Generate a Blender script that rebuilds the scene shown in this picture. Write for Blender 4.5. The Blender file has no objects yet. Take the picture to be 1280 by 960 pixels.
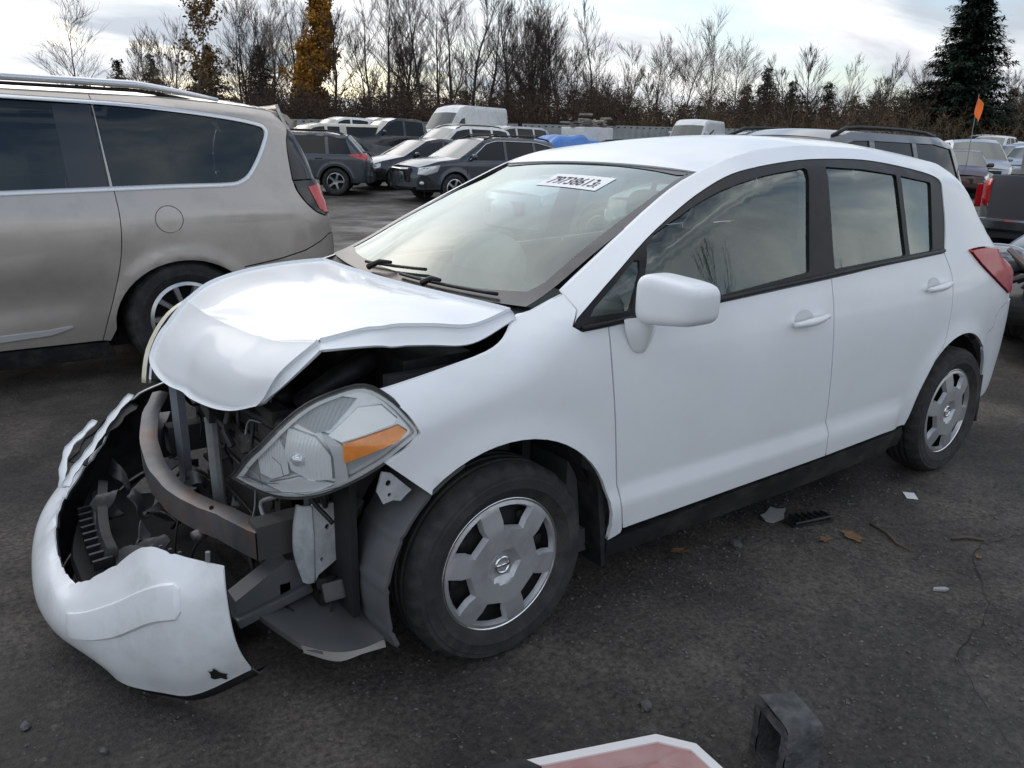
import bpy, bmesh, math, random
import numpy as np
from mathutils import Vector, Matrix
from mathutils.geometry import delaunay_2d_cdt

R = math.radians
scene = bpy.context.scene
col = scene.collection
rnd = random.Random(7)

# ------------------------------------------------------------------ camera
CAM_POS = Vector((-1.2005, -2.4691, 1.4529))
PITCH, YAW, ROLL, FPX = 0.29029, 0.636095, 0.022985, 988.5
_fw = Vector((math.cos(PITCH) * math.sin(YAW), math.cos(PITCH) * math.cos(YAW), -math.sin(PITCH)))
_r0 = Vector((math.cos(YAW), -math.sin(YAW), 0))
_u0 = _r0.cross(_fw)
_r = math.cos(ROLL) * _r0 + math.sin(ROLL) * _u0
_u = -math.sin(ROLL) * _r0 + math.cos(ROLL) * _u0
cam_data = bpy.data.cameras.new('camera')
cam_data.sensor_width = 36
cam_data.lens = FPX / 1280 * 36
cam_data.clip_start = 0.05
cam_data.clip_end = 3000
cam = bpy.data.objects.new('camera', cam_data)
col.objects.link(cam)
M = Matrix((_r, _u, -_fw)).transposed().to_4x4()
M.translation = CAM_POS
cam.matrix_world = M
scene.camera = cam

# ------------------------------------------------------------------ sky, sun, exposure
SUN_AZ, SUN_EL = R(-4), R(26)          # azimuth from +Y towards +X
world = bpy.data.worlds.new('World')
scene.world = world
world.use_nodes = True
wn, wl = world.node_tree.nodes, world.node_tree.links
wn.clear()
def wnode(t, **k):
    n = wn.new(t)
    for a, b in k.items():
        setattr(n, a, b)
    return n
def wmath(op, a, b=None, c=None):
    n = wnode('ShaderNodeMath', operation=op)
    for i, v in enumerate((a, b, c)):
        if v is None: continue
        if isinstance(v, (int, float)): n.inputs[i].default_value = v
        else: wl.new(v, n.inputs[i])
    return n.outputs[0]
sky = wnode('ShaderNodeTexSky', sky_type='NISHITA', sun_disc=False)
sky.sun_elevation = SUN_EL
sky.sun_rotation = SUN_AZ
sky.air_density = 1.0; sky.dust_density = 1.5
tc = wnode('ShaderNodeTexCoord')
sep = wnode('ShaderNodeSeparateXYZ')
wl.new(tc.outputs['Generated'], sep.inputs[0])
zc = wmath('ADD', wmath('MAXIMUM', sep.outputs[2], 0.0), 0.16)
comb = wnode('ShaderNodeCombineXYZ')
wl.new(wmath('DIVIDE', sep.outputs[0], zc), comb.inputs[0])
wl.new(wmath('DIVIDE', sep.outputs[1], zc), comb.inputs[1])
def wnoise(scale, detail, rough, seed, dist=0.0):
    mp = wnode('ShaderNodeMapping')
    mp.inputs['Location'].default_value = (seed, seed * .7, 0)
    mp.inputs['Scale'].default_value = (scale, scale * 1.6, 1)
    mp.inputs['Rotation'].default_value = (0, 0, R(-25))
    wl.new(comb.outputs[0], mp.inputs[0])
    n = wnode('ShaderNodeTexNoise')
    n.inputs['Scale'].default_value = 1.0
    n.inputs['Detail'].default_value = detail
    n.inputs['Roughness'].default_value = rough
    n.inputs['Distortion'].default_value = dist
    wl.new(mp.outputs[0], n.inputs['Vector'])
    return n.outputs['Fac']
cover = wnode('ShaderNodeMapRange')                     # 0 = gap in the clouds, 1 = cloud
cover.inputs['From Min'].default_value = .42
cover.inputs['From Max'].default_value = .60
low = wmath('POWER', wmath('SUBTRACT', 1.0, wmath('MAXIMUM', sep.outputs[2], 0.0)), 4.0)      # cloud layers pile up towards the horizon
wl.new(wmath('MULTIPLY_ADD', low, .12, wnoise(.75, 6, .58, 3.1, .3)), cover.inputs['Value'])
thick = wnode('ShaderNodeValToRGB')                     # thin bright cloud to thick grey cloud
thick.color_ramp.elements[0].position = .36; thick.color_ramp.elements[0].color = (1.12, 1.12, 1.11, 1)
thick.color_ramp.elements[1].position = .62; thick.color_ramp.elements[1].color = (.50, .545, .61, 1)
wl.new(wnoise(.95, 7, .55, 8.4, .5), thick.inputs[0])
# overcast sky: brighter overhead, and brighter around the hidden sun
sd = (math.sin(SUN_AZ) * math.cos(SUN_EL), math.cos(SUN_AZ) * math.cos(SUN_EL), math.sin(SUN_EL))
dot = wnode('ShaderNodeVectorMath', operation='DOT_PRODUCT')
dot.inputs[1].default_value = sd
wl.new(tc.outputs['Generated'], dot.inputs[0])
glow = wmath('MULTIPLY', wmath('POWER', wmath('MAXIMUM', dot.outputs['Value'], 0.0), 8.0), 0.22)
level = wmath('ADD', wmath('MULTIPLY_ADD', wmath('MAXIMUM', sep.outputs[2], 0.0), .60, .90), glow)
cl = wnode('ShaderNodeMixRGB', blend_type='MULTIPLY'); cl.inputs[0].default_value = 1
wl.new(thick.outputs[0], cl.inputs[1]); wl.new(level, cl.inputs[2])
bg_sky = wnode('ShaderNodeBackground'); bg_sky.inputs['Strength'].default_value = .15
bg_cl = wnode('ShaderNodeBackground'); bg_cl.inputs['Strength'].default_value = 1.0
wl.new(sky.outputs[0], bg_sky.inputs[0]); wl.new(cl.outputs[0], bg_cl.inputs[0])
mixw = wnode('ShaderNodeMixShader')
wl.new(cover.outputs[0], mixw.inputs[0]); wl.new(bg_sky.outputs[0], mixw.inputs[1]); wl.new(bg_cl.outputs[0], mixw.inputs[2])
wout = wnode('ShaderNodeOutputWorld')
wl.new(mixw.outputs[0], wout.inputs[0])

sun_data = bpy.data.lights.new('sun', 'SUN')
sun_data.energy = .5; sun_data.angle = R(80); sun_data.color = (1, .96, .9)
sun = bpy.data.objects.new('sun', sun_data)
col.objects.link(sun)
sun.rotation_euler = Vector(sd).to_track_quat('Z', 'Y').to_euler()
sun.location = (0, 20, 30)
scene.view_settings.view_transform = 'Standard'
scene.view_settings.look = 'None'
scene.view_settings.gamma = 1
scene.view_settings.use_curve_mapping = False
scene.view_settings.exposure = 0.28
scene.cycles.use_denoising = True
scene.cycles.max_bounces = 6
scene.cycles.transparent_max_bounces = 12
scene.cycles.glossy_bounces = 3
scene.cycles.caustics_reflective = False
scene.cycles.caustics_refractive = False

# ------------------------------------------------------------------ objects
def tag(o, label=None, cat=None, group=None, kind=None):
    if label: o['label'] = label
    if cat: o['category'] = cat
    if group: o['group'] = group
    if kind: o['kind'] = kind
    return o
def empty(name, loc=(0, 0, 0), rz=0, parent=None):
    o = bpy.data.objects.new(name, None)
    o.empty_display_size = .1
    col.objects.link(o)
    o.location = loc; o.rotation_euler = (0, 0, rz)
    if parent: o.parent = parent
    return o
def obj(name, verts, faces, m, parent=None, smooth=True, loc=None):
    me = bpy.data.meshes.new(name)
    me.from_pydata([tuple(map(float, v)) for v in verts], [], [tuple(map(int, f)) for f in faces])
    if isinstance(m, (list, tuple)):
        for x in m: me.materials.append(x)
    else:
        me.materials.append(m)
    if smooth and len(me.polygons):
        me.polygons.foreach_set('use_smooth', [True] * len(me.polygons))
    o = bpy.data.objects.new(name, me)
    col.objects.link(o)
    if parent: o.parent = parent
    if loc: o.location = loc
    return o
def copy_tree(o, parent=None):
    c = o.copy(); col.objects.link(c); c.parent = parent
    for ch in list(o.children): copy_tree(ch, c)
    return c

# ------------------------------------------------------------------ geometry helpers
def pchip(xs, ys):
    xs = np.array(xs, float); ys = np.array(ys, float); h = np.diff(xs); d = np.diff(ys) / h
    m = np.zeros(len(xs)); m[0] = d[0]; m[-1] = d[-1]
    for i in range(1, len(xs) - 1):
        if d[i - 1] * d[i] > 0:
            w1 = 2 * h[i] + h[i - 1]; w2 = h[i] + 2 * h[i - 1]
            m[i] = (w1 + w2) / (w1 / d[i - 1] + w2 / d[i])
    def f(x):
        x = np.asarray(x, float); i = np.clip(np.searchsorted(xs, x) - 1, 0, len(xs) - 2)
        t = (x - xs[i]) / h[i]; c = np.clip(t, 0, 1)
        r = (1 + 2 * c) * (1 - c) ** 2 * ys[i] + c * (1 - c) ** 2 * h[i] * m[i] + c * c * (3 - 2 * c) * ys[i + 1] + c * c * (c - 1) * h[i] * m[i + 1]
        return r + np.where(t < 0, t * h[i] * m[0], 0) + np.where(t > 1, (t - 1) * h[i] * m[-1], 0)
    return f
def cr(pts, n=6, closed=False):
    """Catmull-Rom through pts"""
    P = [np.array(p, float) for p in pts]; out = []
    N = len(P); rng = range(N if closed else N - 1)
    for i in rng:
        if closed: a, b, c, d = P[i - 1], P[i], P[(i + 1) % N], P[(i + 2) % N]
        else:
            b, c = P[i], P[i + 1]
            a = P[i - 1] if i else 2 * b - c
            d = P[i + 2] if i + 2 < N else 2 * c - b
        for k in range(n):
            t = k / n
            out.append(.5 * ((2 * b) + (c - a) * t + (2 * a - 5 * b + 4 * c - d) * t * t + (3 * b - a - 3 * c + d) * t ** 3))
    if not closed: out.append(P[-1])
    return out
def crg(ctrl, nu, nv):
    """bicubic surface through a control grid"""
    rows = [cr(r, nv) for r in ctrl]
    cols = [cr([r[j] for r in rows], nu) for j in range(len(rows[0]))]
    return np.array([[cols[j][i] for j in range(len(cols))] for i in range(len(cols[0]))])
def gridfaces(nu, nv, flip=False, closed_v=False):
    F = []
    for i in range(nu - 1):
        for j in range(nv if closed_v else nv - 1):
            a, b, c, d = i * nv + j, i * nv + (j + 1) % nv, (i + 1) * nv + (j + 1) % nv, (i + 1) * nv + j
            F.append((d, c, b, a) if flip else (a, b, c, d))
    return F
def gridnormals(G):
    du = np.gradient(G, axis=0); dv = np.gradient(G, axis=1)
    n = np.cross(du, dv); l = np.linalg.norm(n, axis=2, keepdims=True)
    return n / np.maximum(l, 1e-9)
def shell(name, G, m, parent=None, thick=.008, flip=False, lip=True):
    """surface grid with a folded-in edge"""
    nu, nv = G.shape[:2]
    V = list(G.reshape(-1, 3)); F = gridfaces(nu, nv, flip)
    if lip:
        n = gridnormals(G) * (-1 if not flip else 1) * thick
        B = [(0, j) for j in range(nv)] + [(i, nv - 1) for i in range(1, nu)] + [(nu - 1, j) for j in range(nv - 2, -1, -1)] + [(i, 0) for i in range(nu - 2, 0, -1)]
        k0 = len(V)
        for (i, j) in B: V.append(G[i, j])
        for (i, j) in B: V.append(G[i, j] + n[i, j])
        L = len(B)
        for k in range(L):
            a, b = k0 + k, k0 + (k + 1) % L
            q = (a, a + L, b + L, b)
            F.append(q[::-1] if flip else q)
    return obj(name, V, F, m, parent)
def inside(px, pz, poly):
    c = np.zeros(len(px), bool); n = len(poly)
    for i in range(n):
        x1, y1 = poly[i]; x2, y2 = poly[(i + 1) % n]
        cond = ((y1 > pz) != (y2 > pz))
        with np.errstate(divide='ignore', invalid='ignore'):
            xi = (x2 - x1) * (pz - y1) / (y2 - y1 if y2 != y1 else 1e-12) + x1
        c ^= cond & (px < xi)
    return c
def resample(poly, h):
    out = []; n = len(poly)
    for i in range(n):
        a = np.array(poly[i][:2], float); b = np.array(poly[(i + 1) % n][:2], float)
        k = max(1, int(round(np.linalg.norm(b - a) / h)))
        for t in range(k): out.append(a + (b - a) * t / k)
    return np.array(out)
def inset(poly, d):
    """shrink (d>0) a simple polygon, either orientation"""
    P = [np.array(p[:2], float) for p in poly]; n = len(P)
    area = sum(P[i][0] * P[(i + 1) % n][1] - P[(i + 1) % n][0] * P[i][1] for i in range(n))
    s = 1 if area > 0 else -1; out = []
    for i in range(n):
        a, b, c = P[i - 1], P[i], P[(i + 1) % n]
        e1 = b - a; e2 = c - b
        n1 = s * np.array([-e1[1], e1[0]]) / max(np.linalg.norm(e1), 1e-9); n2 = s * np.array([-e2[1], e2[0]]) / max(np.linalg.norm(e2), 1e-9)
        m = n1 + n2; l = np.linalg.norm(m)
        m = m / l if l > 1e-6 else n1
        out.append(b + m * d / max(.5, m.dot(n1)))
    return out
def panel_data(outer, fn, h=.03, holes=(), flange=.012, flip=False, bevel=None):
    """triangulated sheet: outline (and holes) in a plane, bent onto a surface fn(u, v, offset) -> Nx3"""
    loops = [resample(outer, h)] + [resample(q, h) for q in holes]
    pts = np.concatenate(loops)
    edges = []; k = 0
    for L in loops:
        n = len(L); edges += [(k + i, k + (i + 1) % n) for i in range(n)]; k += n
    lo, hi = loops[0].min(0), loops[0].max(0)
    gx, gz = np.meshgrid(np.arange(lo[0] + h * .5, hi[0], h), np.arange(lo[1] + h * .5, hi[1], h * .87))
    gx = gx + (np.arange(gx.shape[0]) % 2)[:, None] * h * .5
    g = np.stack([gx.ravel(), gz.ravel()], 1)
    ok = inside(g[:, 0], g[:, 1], loops[0])
    for q in loops[1:]: ok &= ~inside(g[:, 0], g[:, 1], q)
    g = g[ok]
    if len(g):
        near = np.zeros(len(g), bool)
        for s in range(0, len(g), 2000):
            d = np.linalg.norm(g[s:s + 2000, None] - pts[None], axis=2).min(1); near[s:s + 2000] = d < h * .55
        g = g[~near]
    allp = np.concatenate([pts, g]) if len(g) else pts
    v, e, f, *_ = delaunay_2d_cdt([Vector(p) for p in allp], edges, [], 0, 1e-6)
    v = np.array([tuple(p) for p in v])
    tri = np.array([t for t in f if len(t) == 3])
    c = v[tri].mean(1)
    keep = inside(c[:, 0], c[:, 1], loops[0])
    for q in loops[1:]: keep &= ~inside(c[:, 0], c[:, 1], q)
    tri = tri[keep]
    a = v[tri]; ar = (a[:, 1, 0] - a[:, 0, 0]) * (a[:, 2, 1] - a[:, 0, 1]) - (a[:, 2, 0] - a[:, 0, 0]) * (a[:, 1, 1] - a[:, 0, 1])
    tri[ar < 0] = tri[ar < 0][:, ::-1]
    tri = tri[np.abs(ar) > .004 * h * h]
    V = list(fn(v[:, 0], v[:, 1], 0.0)); F = [tuple(t) for t in tri]
    if flange:
        for L in loops:
            A = np.array(L); n = len(A); k0 = len(V)
            area = (A[:, 0] * np.roll(A[:, 1], -1) - np.roll(A[:, 0], -1) * A[:, 1]).sum()
            isout = L is loops[0]
            if bevel and not isout: Bm = np.array(inset(A, bevel))
            else: Bm = A
            V += list(fn(A[:, 0], A[:, 1], 0.0)) + list(fn(Bm[:, 0], Bm[:, 1], -flange))
            for i in range(n):
                p, q = k0 + i, k0 + (i + 1) % n
                t = (p, p + n, q + n, q)
                if (area > 0) != isout: t = t[::-1]
                F.append(t)
    if flip: F = [t[::-1] for t in F]
    return V, F
def panel(name, outer, fn, m, parent=None, **k):
    V, F = panel_data(outer, fn, **k)
    return obj(name, V, F, m, parent)

class MB:
    """collects simple solids into one mesh"""
    def __init__(s): s.v = []; s.f = []
    def add(s, V, F):
        k = len(s.v); s.v += [tuple(p) for p in V]; s.f += [tuple(i + k for i in t) for t in F]; return s
    def box(s, c, d, rot=None, bev=0.0):
        x, y, z = (q / 2 for q in d)
        if bev:
            b = min(bev, x * .9, y * .9, z * .9); V = []
            bm = bmesh.new(); bmesh.ops.create_cube(bm, size=1)
            for q in bm.verts: q.co = Vector((q.co.x * 2 * x, q.co.y * 2 * y, q.co.z * 2 * z))
            bmesh.ops.bevel(bm, geom=bm.edges[:], offset=b, segments=2, affect='EDGES', profile=.7)
            V = [q.co.copy() for q in bm.verts]; bm.verts.index_update(); F = [[q.index for q in t.verts] for t in bm.faces]; bm.free()
        else:
            V = [Vector((i, j, k)) for i in (-x, x) for j in (-y, y) for k in (-z, z)]
            F = [(0, 1, 3, 2), (4, 6, 7, 5), (0, 4, 5, 1), (2, 3, 7, 6), (0, 2, 6, 4), (1, 5, 7, 3)]
        if rot is not None: V = [rot @ p for p in V]
        return s.add([p + Vector(c) for p in V], F)
    def tube(s, path, r, n=8, cap=True, flat=None):
        P = [Vector(p) for p in path]; k0 = len(s.v); up = Vector((0, 0, 1)); N = len(P)
        rr = r if isinstance(r, (list, tuple)) else [r] * N
        prev = None
        for i, p in enumerate(P):
            t = (P[min(i + 1, N - 1)] - P[max(i - 1, 0)]).normalized()
            if prev is None:
                a = t.cross(up); a = a.normalized() if a.length > .05 else t.cross(Vector((1, 0, 0))).normalized()
            else:
                a = (prev - t * prev.dot(t)).normalized()
            prev = a; b = t.cross(a)
            for k in range(n):
                th = 2 * math.pi * k / n
                s.v.append(tuple(p + (a * math.cos(th) + b * math.sin(th) * (flat or 1)) * rr[i]))
        for i in range(N - 1):
            for k in range(n):
                s.f.append((k0 + i * n + k, k0 + i * n + (k + 1) % n, k0 + (i + 1) * n + (k + 1) % n, k0 + (i + 1) * n + k))
        if cap:
            s.f.append(tuple(k0 + k for k in range(n))[::-1]); s.f.append(tuple(k0 + (N - 1) * n + k for k in range(n)))
        return s
    def lathe(s, prof, n=32, c=(0, 0, 0), a0=0, a1=2 * math.pi):
        """profile (radius, y) turned about the Y axis"""
        full = abs(a1 - a0 - 2 * math.pi) < 1e-6; m = n if full else n + 1; k0 = len(s.v); Lp = len(prof)
        for i in range(m):
            th = a0 + (a1 - a0) * i / n
            for (r, y) in prof: s.v.append((c[0] + r * math.cos(th), c[1] + y, c[2] + r * math.sin(th)))
        for i in range(n):
            j = (i + 1) % m
            for k in range(Lp - 1): s.f.append((k0 + i * Lp + k, k0 + i * Lp + k + 1, k0 + j * Lp + k + 1, k0 + j * Lp + k))
        return s
    def prism(s, poly, axis, a, b):
        """polygon in the two other axes, extruded along axis from a to b"""
        n = len(poly); k0 = len(s.v)
        ar = sum(poly[i][0] * poly[(i + 1) % n][1] - poly[(i + 1) % n][0] * poly[i][1] for i in range(n))
        if ar < 0: poly = list(poly)[::-1]
        def P(u, v, w): return {'x': (w, u, v), 'y': (u, w, v), 'z': (u, v, w)}[axis]
        s.v += [P(u, v, a) for u, v in poly] + [P(u, v, b) for u, v in poly]
        fl = (axis == 'y') != (b < a)
        F = [tuple(k0 + i for i in range(n))[::-1], tuple(k0 + n + i for i in range(n))] + [(k0 + i, k0 + (i + 1) % n, k0 + n + (i + 1) % n, k0 + n + i) for i in range(n)]
        s.f += [t[::-1] if fl else t for t in F]
        return s
    def ellipsoid(s, c, d, e=2.0, nu=16, nv=24, rot=None):
        """superellipsoid, half sizes d, boxiness e"""
        k0 = len(s.v)
        sp = lambda q: math.copysign(abs(q) ** (2 / e), q)
        for i in range(nu + 1):
            ph = -math.pi / 2 + math.pi * i / nu
            for j in range(nv):
                th = 2 * math.pi * j / nv
                p = Vector((d[0] * sp(math.cos(ph)) * sp(math.cos(th)), d[1] * sp(math.cos(ph)) * sp(math.sin(th)), d[2] * sp(math.sin(ph))))
                if rot is not None: p = rot @ p
                s.v.append(tuple(p + Vector(c)))
        for i in range(nu):
            for j in range(nv): s.f.append((k0 + i * nv + j, k0 + i * nv + (j + 1) % nv, k0 + (i + 1) * nv + (j + 1) % nv, k0 + (i + 1) * nv + j))
        return s
    def build(s, name, m, parent=None, smooth=False, loc=None, auto=None):
        o = obj(name, s.v, s.f, m, parent, smooth, loc)
        if auto:
            me = o.data
            me.polygons.foreach_set('use_smooth', [True] * len(me.polygons))
            me.set_sharp_from_angle(angle=R(auto))
        return o

# ------------------------------------------------------------------ materials
MATS = {}
def mat(name, rgb, rough=.5, metal=0.0, coat=0.0, spec=.5, var=0.0, vscale=8.0, rvar=0.0, bump=0.0, bscale=60.0, dirt=None, dirt_amt=0.0, dscale=3.0):
    if name in MATS: return MATS[name]
    m = bpy.data.materials.new(name); m.use_nodes = True
    nt = m.node_tree; N = nt.nodes; L = nt.links; b = N['Principled BSDF']
    b.inputs['Base Color'].default_value = (*rgb, 1); b.inputs['Roughness'].default_value = rough
    b.inputs['Metallic'].default_value = metal; b.inputs['Coat Weight'].default_value = coat
    b.inputs['Coat Roughness'].default_value = .06
    b.inputs['Specular IOR Level'].default_value = spec
    if var or rvar or dirt or bump:
        t = N.new('ShaderNodeTexCoord')
    last = None
    if var or rvar:
        n = N.new('ShaderNodeTexNoise'); n.inputs['Scale'].default_value = vscale; n.inputs['Detail'].default_value = 6; n.inputs['Roughness'].default_value = .62
        L.new(t.outputs['Object'], n.inputs['Vector'])
        if var:
            r = N.new('ShaderNodeMapRange'); r.inputs[1].default_value = .3; r.inputs[2].default_value = .7; r.inputs[3].default_value = 1 - var; r.inputs[4].default_value = 1 + var
            L.new(n.outputs['Fac'], r.inputs[0])
            x = N.new('ShaderNodeMixRGB'); x.blend_type = 'MULTIPLY'; x.inputs[0].default_value = 1; x.inputs[1].default_value = (*rgb, 1)
            L.new(r.outputs[0], x.inputs[2]); last = x.outputs[0]
        if rvar:
            r2 = N.new('ShaderNodeMapRange'); r2.inputs[1].default_value = .3; r2.inputs[2].default_value = .7; r2.inputs[3].default_value = max(.02, rough - rvar); r2.inputs[4].default_value = min(1, rough + rvar)
            L.new(n.outputs['Fac'], r2.inputs[0]); L.new(r2.outputs[0], b.inputs['Roughness'])
    if dirt:
        n = N.new('ShaderNodeTexNoise'); n.inputs['Scale'].default_value = dscale; n.inputs['Detail'].default_value = 9; n.inputs['Roughness'].default_value = .68
        L.new(t.outputs['Object'], n.inputs['Vector'])
        r = N.new('ShaderNodeMapRange'); r.inputs[1].default_value = .46; r.inputs[2].default_value = .68; r.inputs[3].default_value = 0; r.inputs[4].default_value = dirt_amt
        L.new(n.outputs['Fac'], r.inputs[0])
        x = N.new('ShaderNodeMixRGB'); L.new(r.outputs[0], x.inputs[0]); x.inputs[2].default_value = (*dirt, 1)
        if last: L.new(last, x.inputs[1])
        else: x.inputs[1].default_value = (*rgb, 1)
        last = x.outputs[0]
    if last: L.new(last, b.inputs['Base Color'])
    if bump:
        n = N.new('ShaderNodeTexNoise'); n.inputs['Scale'].default_value = bscale; n.inputs['Detail'].default_value = 4
        L.new(t.outputs['Object'], n.inputs['Vector'])
        bp = N.new('ShaderNodeBump'); bp.inputs['Strength'].default_value = bump; bp.inputs['Distance'].default_value = .01
        L.new(n.outputs['Fac'], bp.inputs['Height']); L.new(bp.outputs[0], b.inputs['Normal'])
    MATS[name] = m
    return m
def paint(name, rgb, metal=0.0, rough=.4, coat=.8):
    return mat(name, rgb, rough, metal, coat, var=.03, vscale=2.5, dirt=(.16, .145, .125), dirt_amt=.10, dscale=5)
def glass(name, tint=(.80, .88, .85), fac=1.0, rough=0.0, haze=0.0):
    if name in MATS: return MATS[name]
    m = bpy.data.materials.new(name); m.use_nodes = True
    nt = m.node_tree; N = nt.nodes; L = nt.links; N.clear()
    o = N.new('ShaderNodeOutputMaterial'); g = N.new('ShaderNodeBsdfGlossy'); t = N.new('ShaderNodeBsdfTransparent'); x = N.new('ShaderNodeMixShader')
    g.inputs['Roughness'].default_value = rough; g.inputs['Color'].default_value = (.92, 1, .97, 1); t.inputs['Color'].default_value = (*tint, 1)
    f = N.new('ShaderNodeFresnel')                       # thin pane: the same reflectance from both sides
    ge = N.new('ShaderNodeNewGeometry'); io = N.new('ShaderNodeMath'); io.operation = 'MULTIPLY_ADD'
    io.inputs[1].default_value = 1 / 1.52 - 1.52; io.inputs[2].default_value = 1.52
    L.new(ge.outputs['Backfacing'], io.inputs[0]); L.new(io.outputs[0], f.inputs[0])
    k = N.new('ShaderNodeMath'); k.operation = 'MULTIPLY'; k.use_clamp = True; k.inputs[1].default_value = 1.75 * fac   # both faces of the pane
    L.new(f.outputs[0], k.inputs[0]); L.new(k.outputs[0], x.inputs[0]); L.new(t.outputs[0], x.inputs[1]); L.new(g.outputs[0], x.inputs[2])
    last = x.outputs[0]
    if haze:
        d = N.new('ShaderNodeBsdfDiffuse'); d.inputs[0].default_value = (.75, .74, .68, 1)
        y = N.new('ShaderNodeMixShader'); n = N.new('ShaderNodeTexNoise'); n.inputs['Scale'].default_value = 9; n.inputs['Detail'].default_value = 6
        r = N.new('ShaderNodeMapRange'); r.inputs[1].default_value = .35; r.inputs[2].default_value = .7; r.inputs[3].default_value = haze * .4; r.inputs[4].default_value = haze
        tx = N.new('ShaderNodeTexCoord'); L.new(tx.outputs['Object'], n.inputs['Vector']); L.new(n.outputs['Fac'], r.inputs[0])
        L.new(r.outputs[0], y.inputs[0]); L.new(last, y.inputs[1]); L.new(d.outputs[0], y.inputs[2]); last = y.outputs[0]
    L.new(last, o.inputs[0])
    MATS[name] = m
    return m
SCUFFED = mat('scuffed_white', (.81, .835, .86), .42, 0, .6, var=.02, vscale=3, dirt=(.26, .25, .23), dirt_amt=.26, dscale=5.5)
WHITE = mat('white_paint', (.81, .835, .86), .44, 0, .45, var=.015, vscale=1.7, dirt=(.42, .40, .36), dirt_amt=.10, dscale=2.2)
BLACK_PLASTIC = mat('black_plastic', (.016, .017, .019), .5, spec=.35, var=.25, vscale=20, dirt=(.12, .11, .10), dirt_amt=.35, dscale=7)
BLACK_TRIM = mat('black_trim', (.010, .010, .012), .40, spec=.25, dirt=(.06, .058, .055), dirt_amt=.2, dscale=9)
DARK = mat('dark_cavity', (.012, .012, .013), .8, var=.3, vscale=12)
RUBBER = mat('tyre_rubber', (.021, .021, .022), .78, var=.25, vscale=25, bump=.25, bscale=120, dirt=(.085, .08, .072), dirt_amt=.5, dscale=6)
SILVER = mat('wheel_silver', (.50, .51, .53), .36, .55, .2, var=.05, vscale=14, dirt=(.16, .15, .14), dirt_amt=.35, dscale=9)
CHROME = mat('chrome', (.80, .81, .83), .10, 1.0, rvar=.05, vscale=20)
STEEL_DARK = mat('dark_steel', (.035, .035, .036), .55, .4, var=.3, vscale=18, dirt=(.10, .085, .07), dirt_amt=.4, dscale=9)
GLASS = glass('window_glass', (.70, .82, .82), 1.15)
GLASS_WS = glass('windscreen_glass', (.40, .50, .48), .88)
GLASS_DARK = glass('tinted_glass', (.09, .095, .11), .75)
GLASS_LENS = glass('clear_lens', (.96, .97, .97), .7, haze=.05)
AMBER = mat('amber_plastic', (.95, .27, .008), .25, 0, .6, var=.12, vscale=60)
RED_LENS = mat('red_lens', (.42, .008, .014), .25, 0, .2, spec=.3, var=.15, vscale=30)
INTERIOR = mat('interior_grey', (.075, .075, .078), .75, var=.15, vscale=15)
SEAT = mat('seat_fabric', (.11, .108, .105), .92, var=.2, vscale=30)
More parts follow.
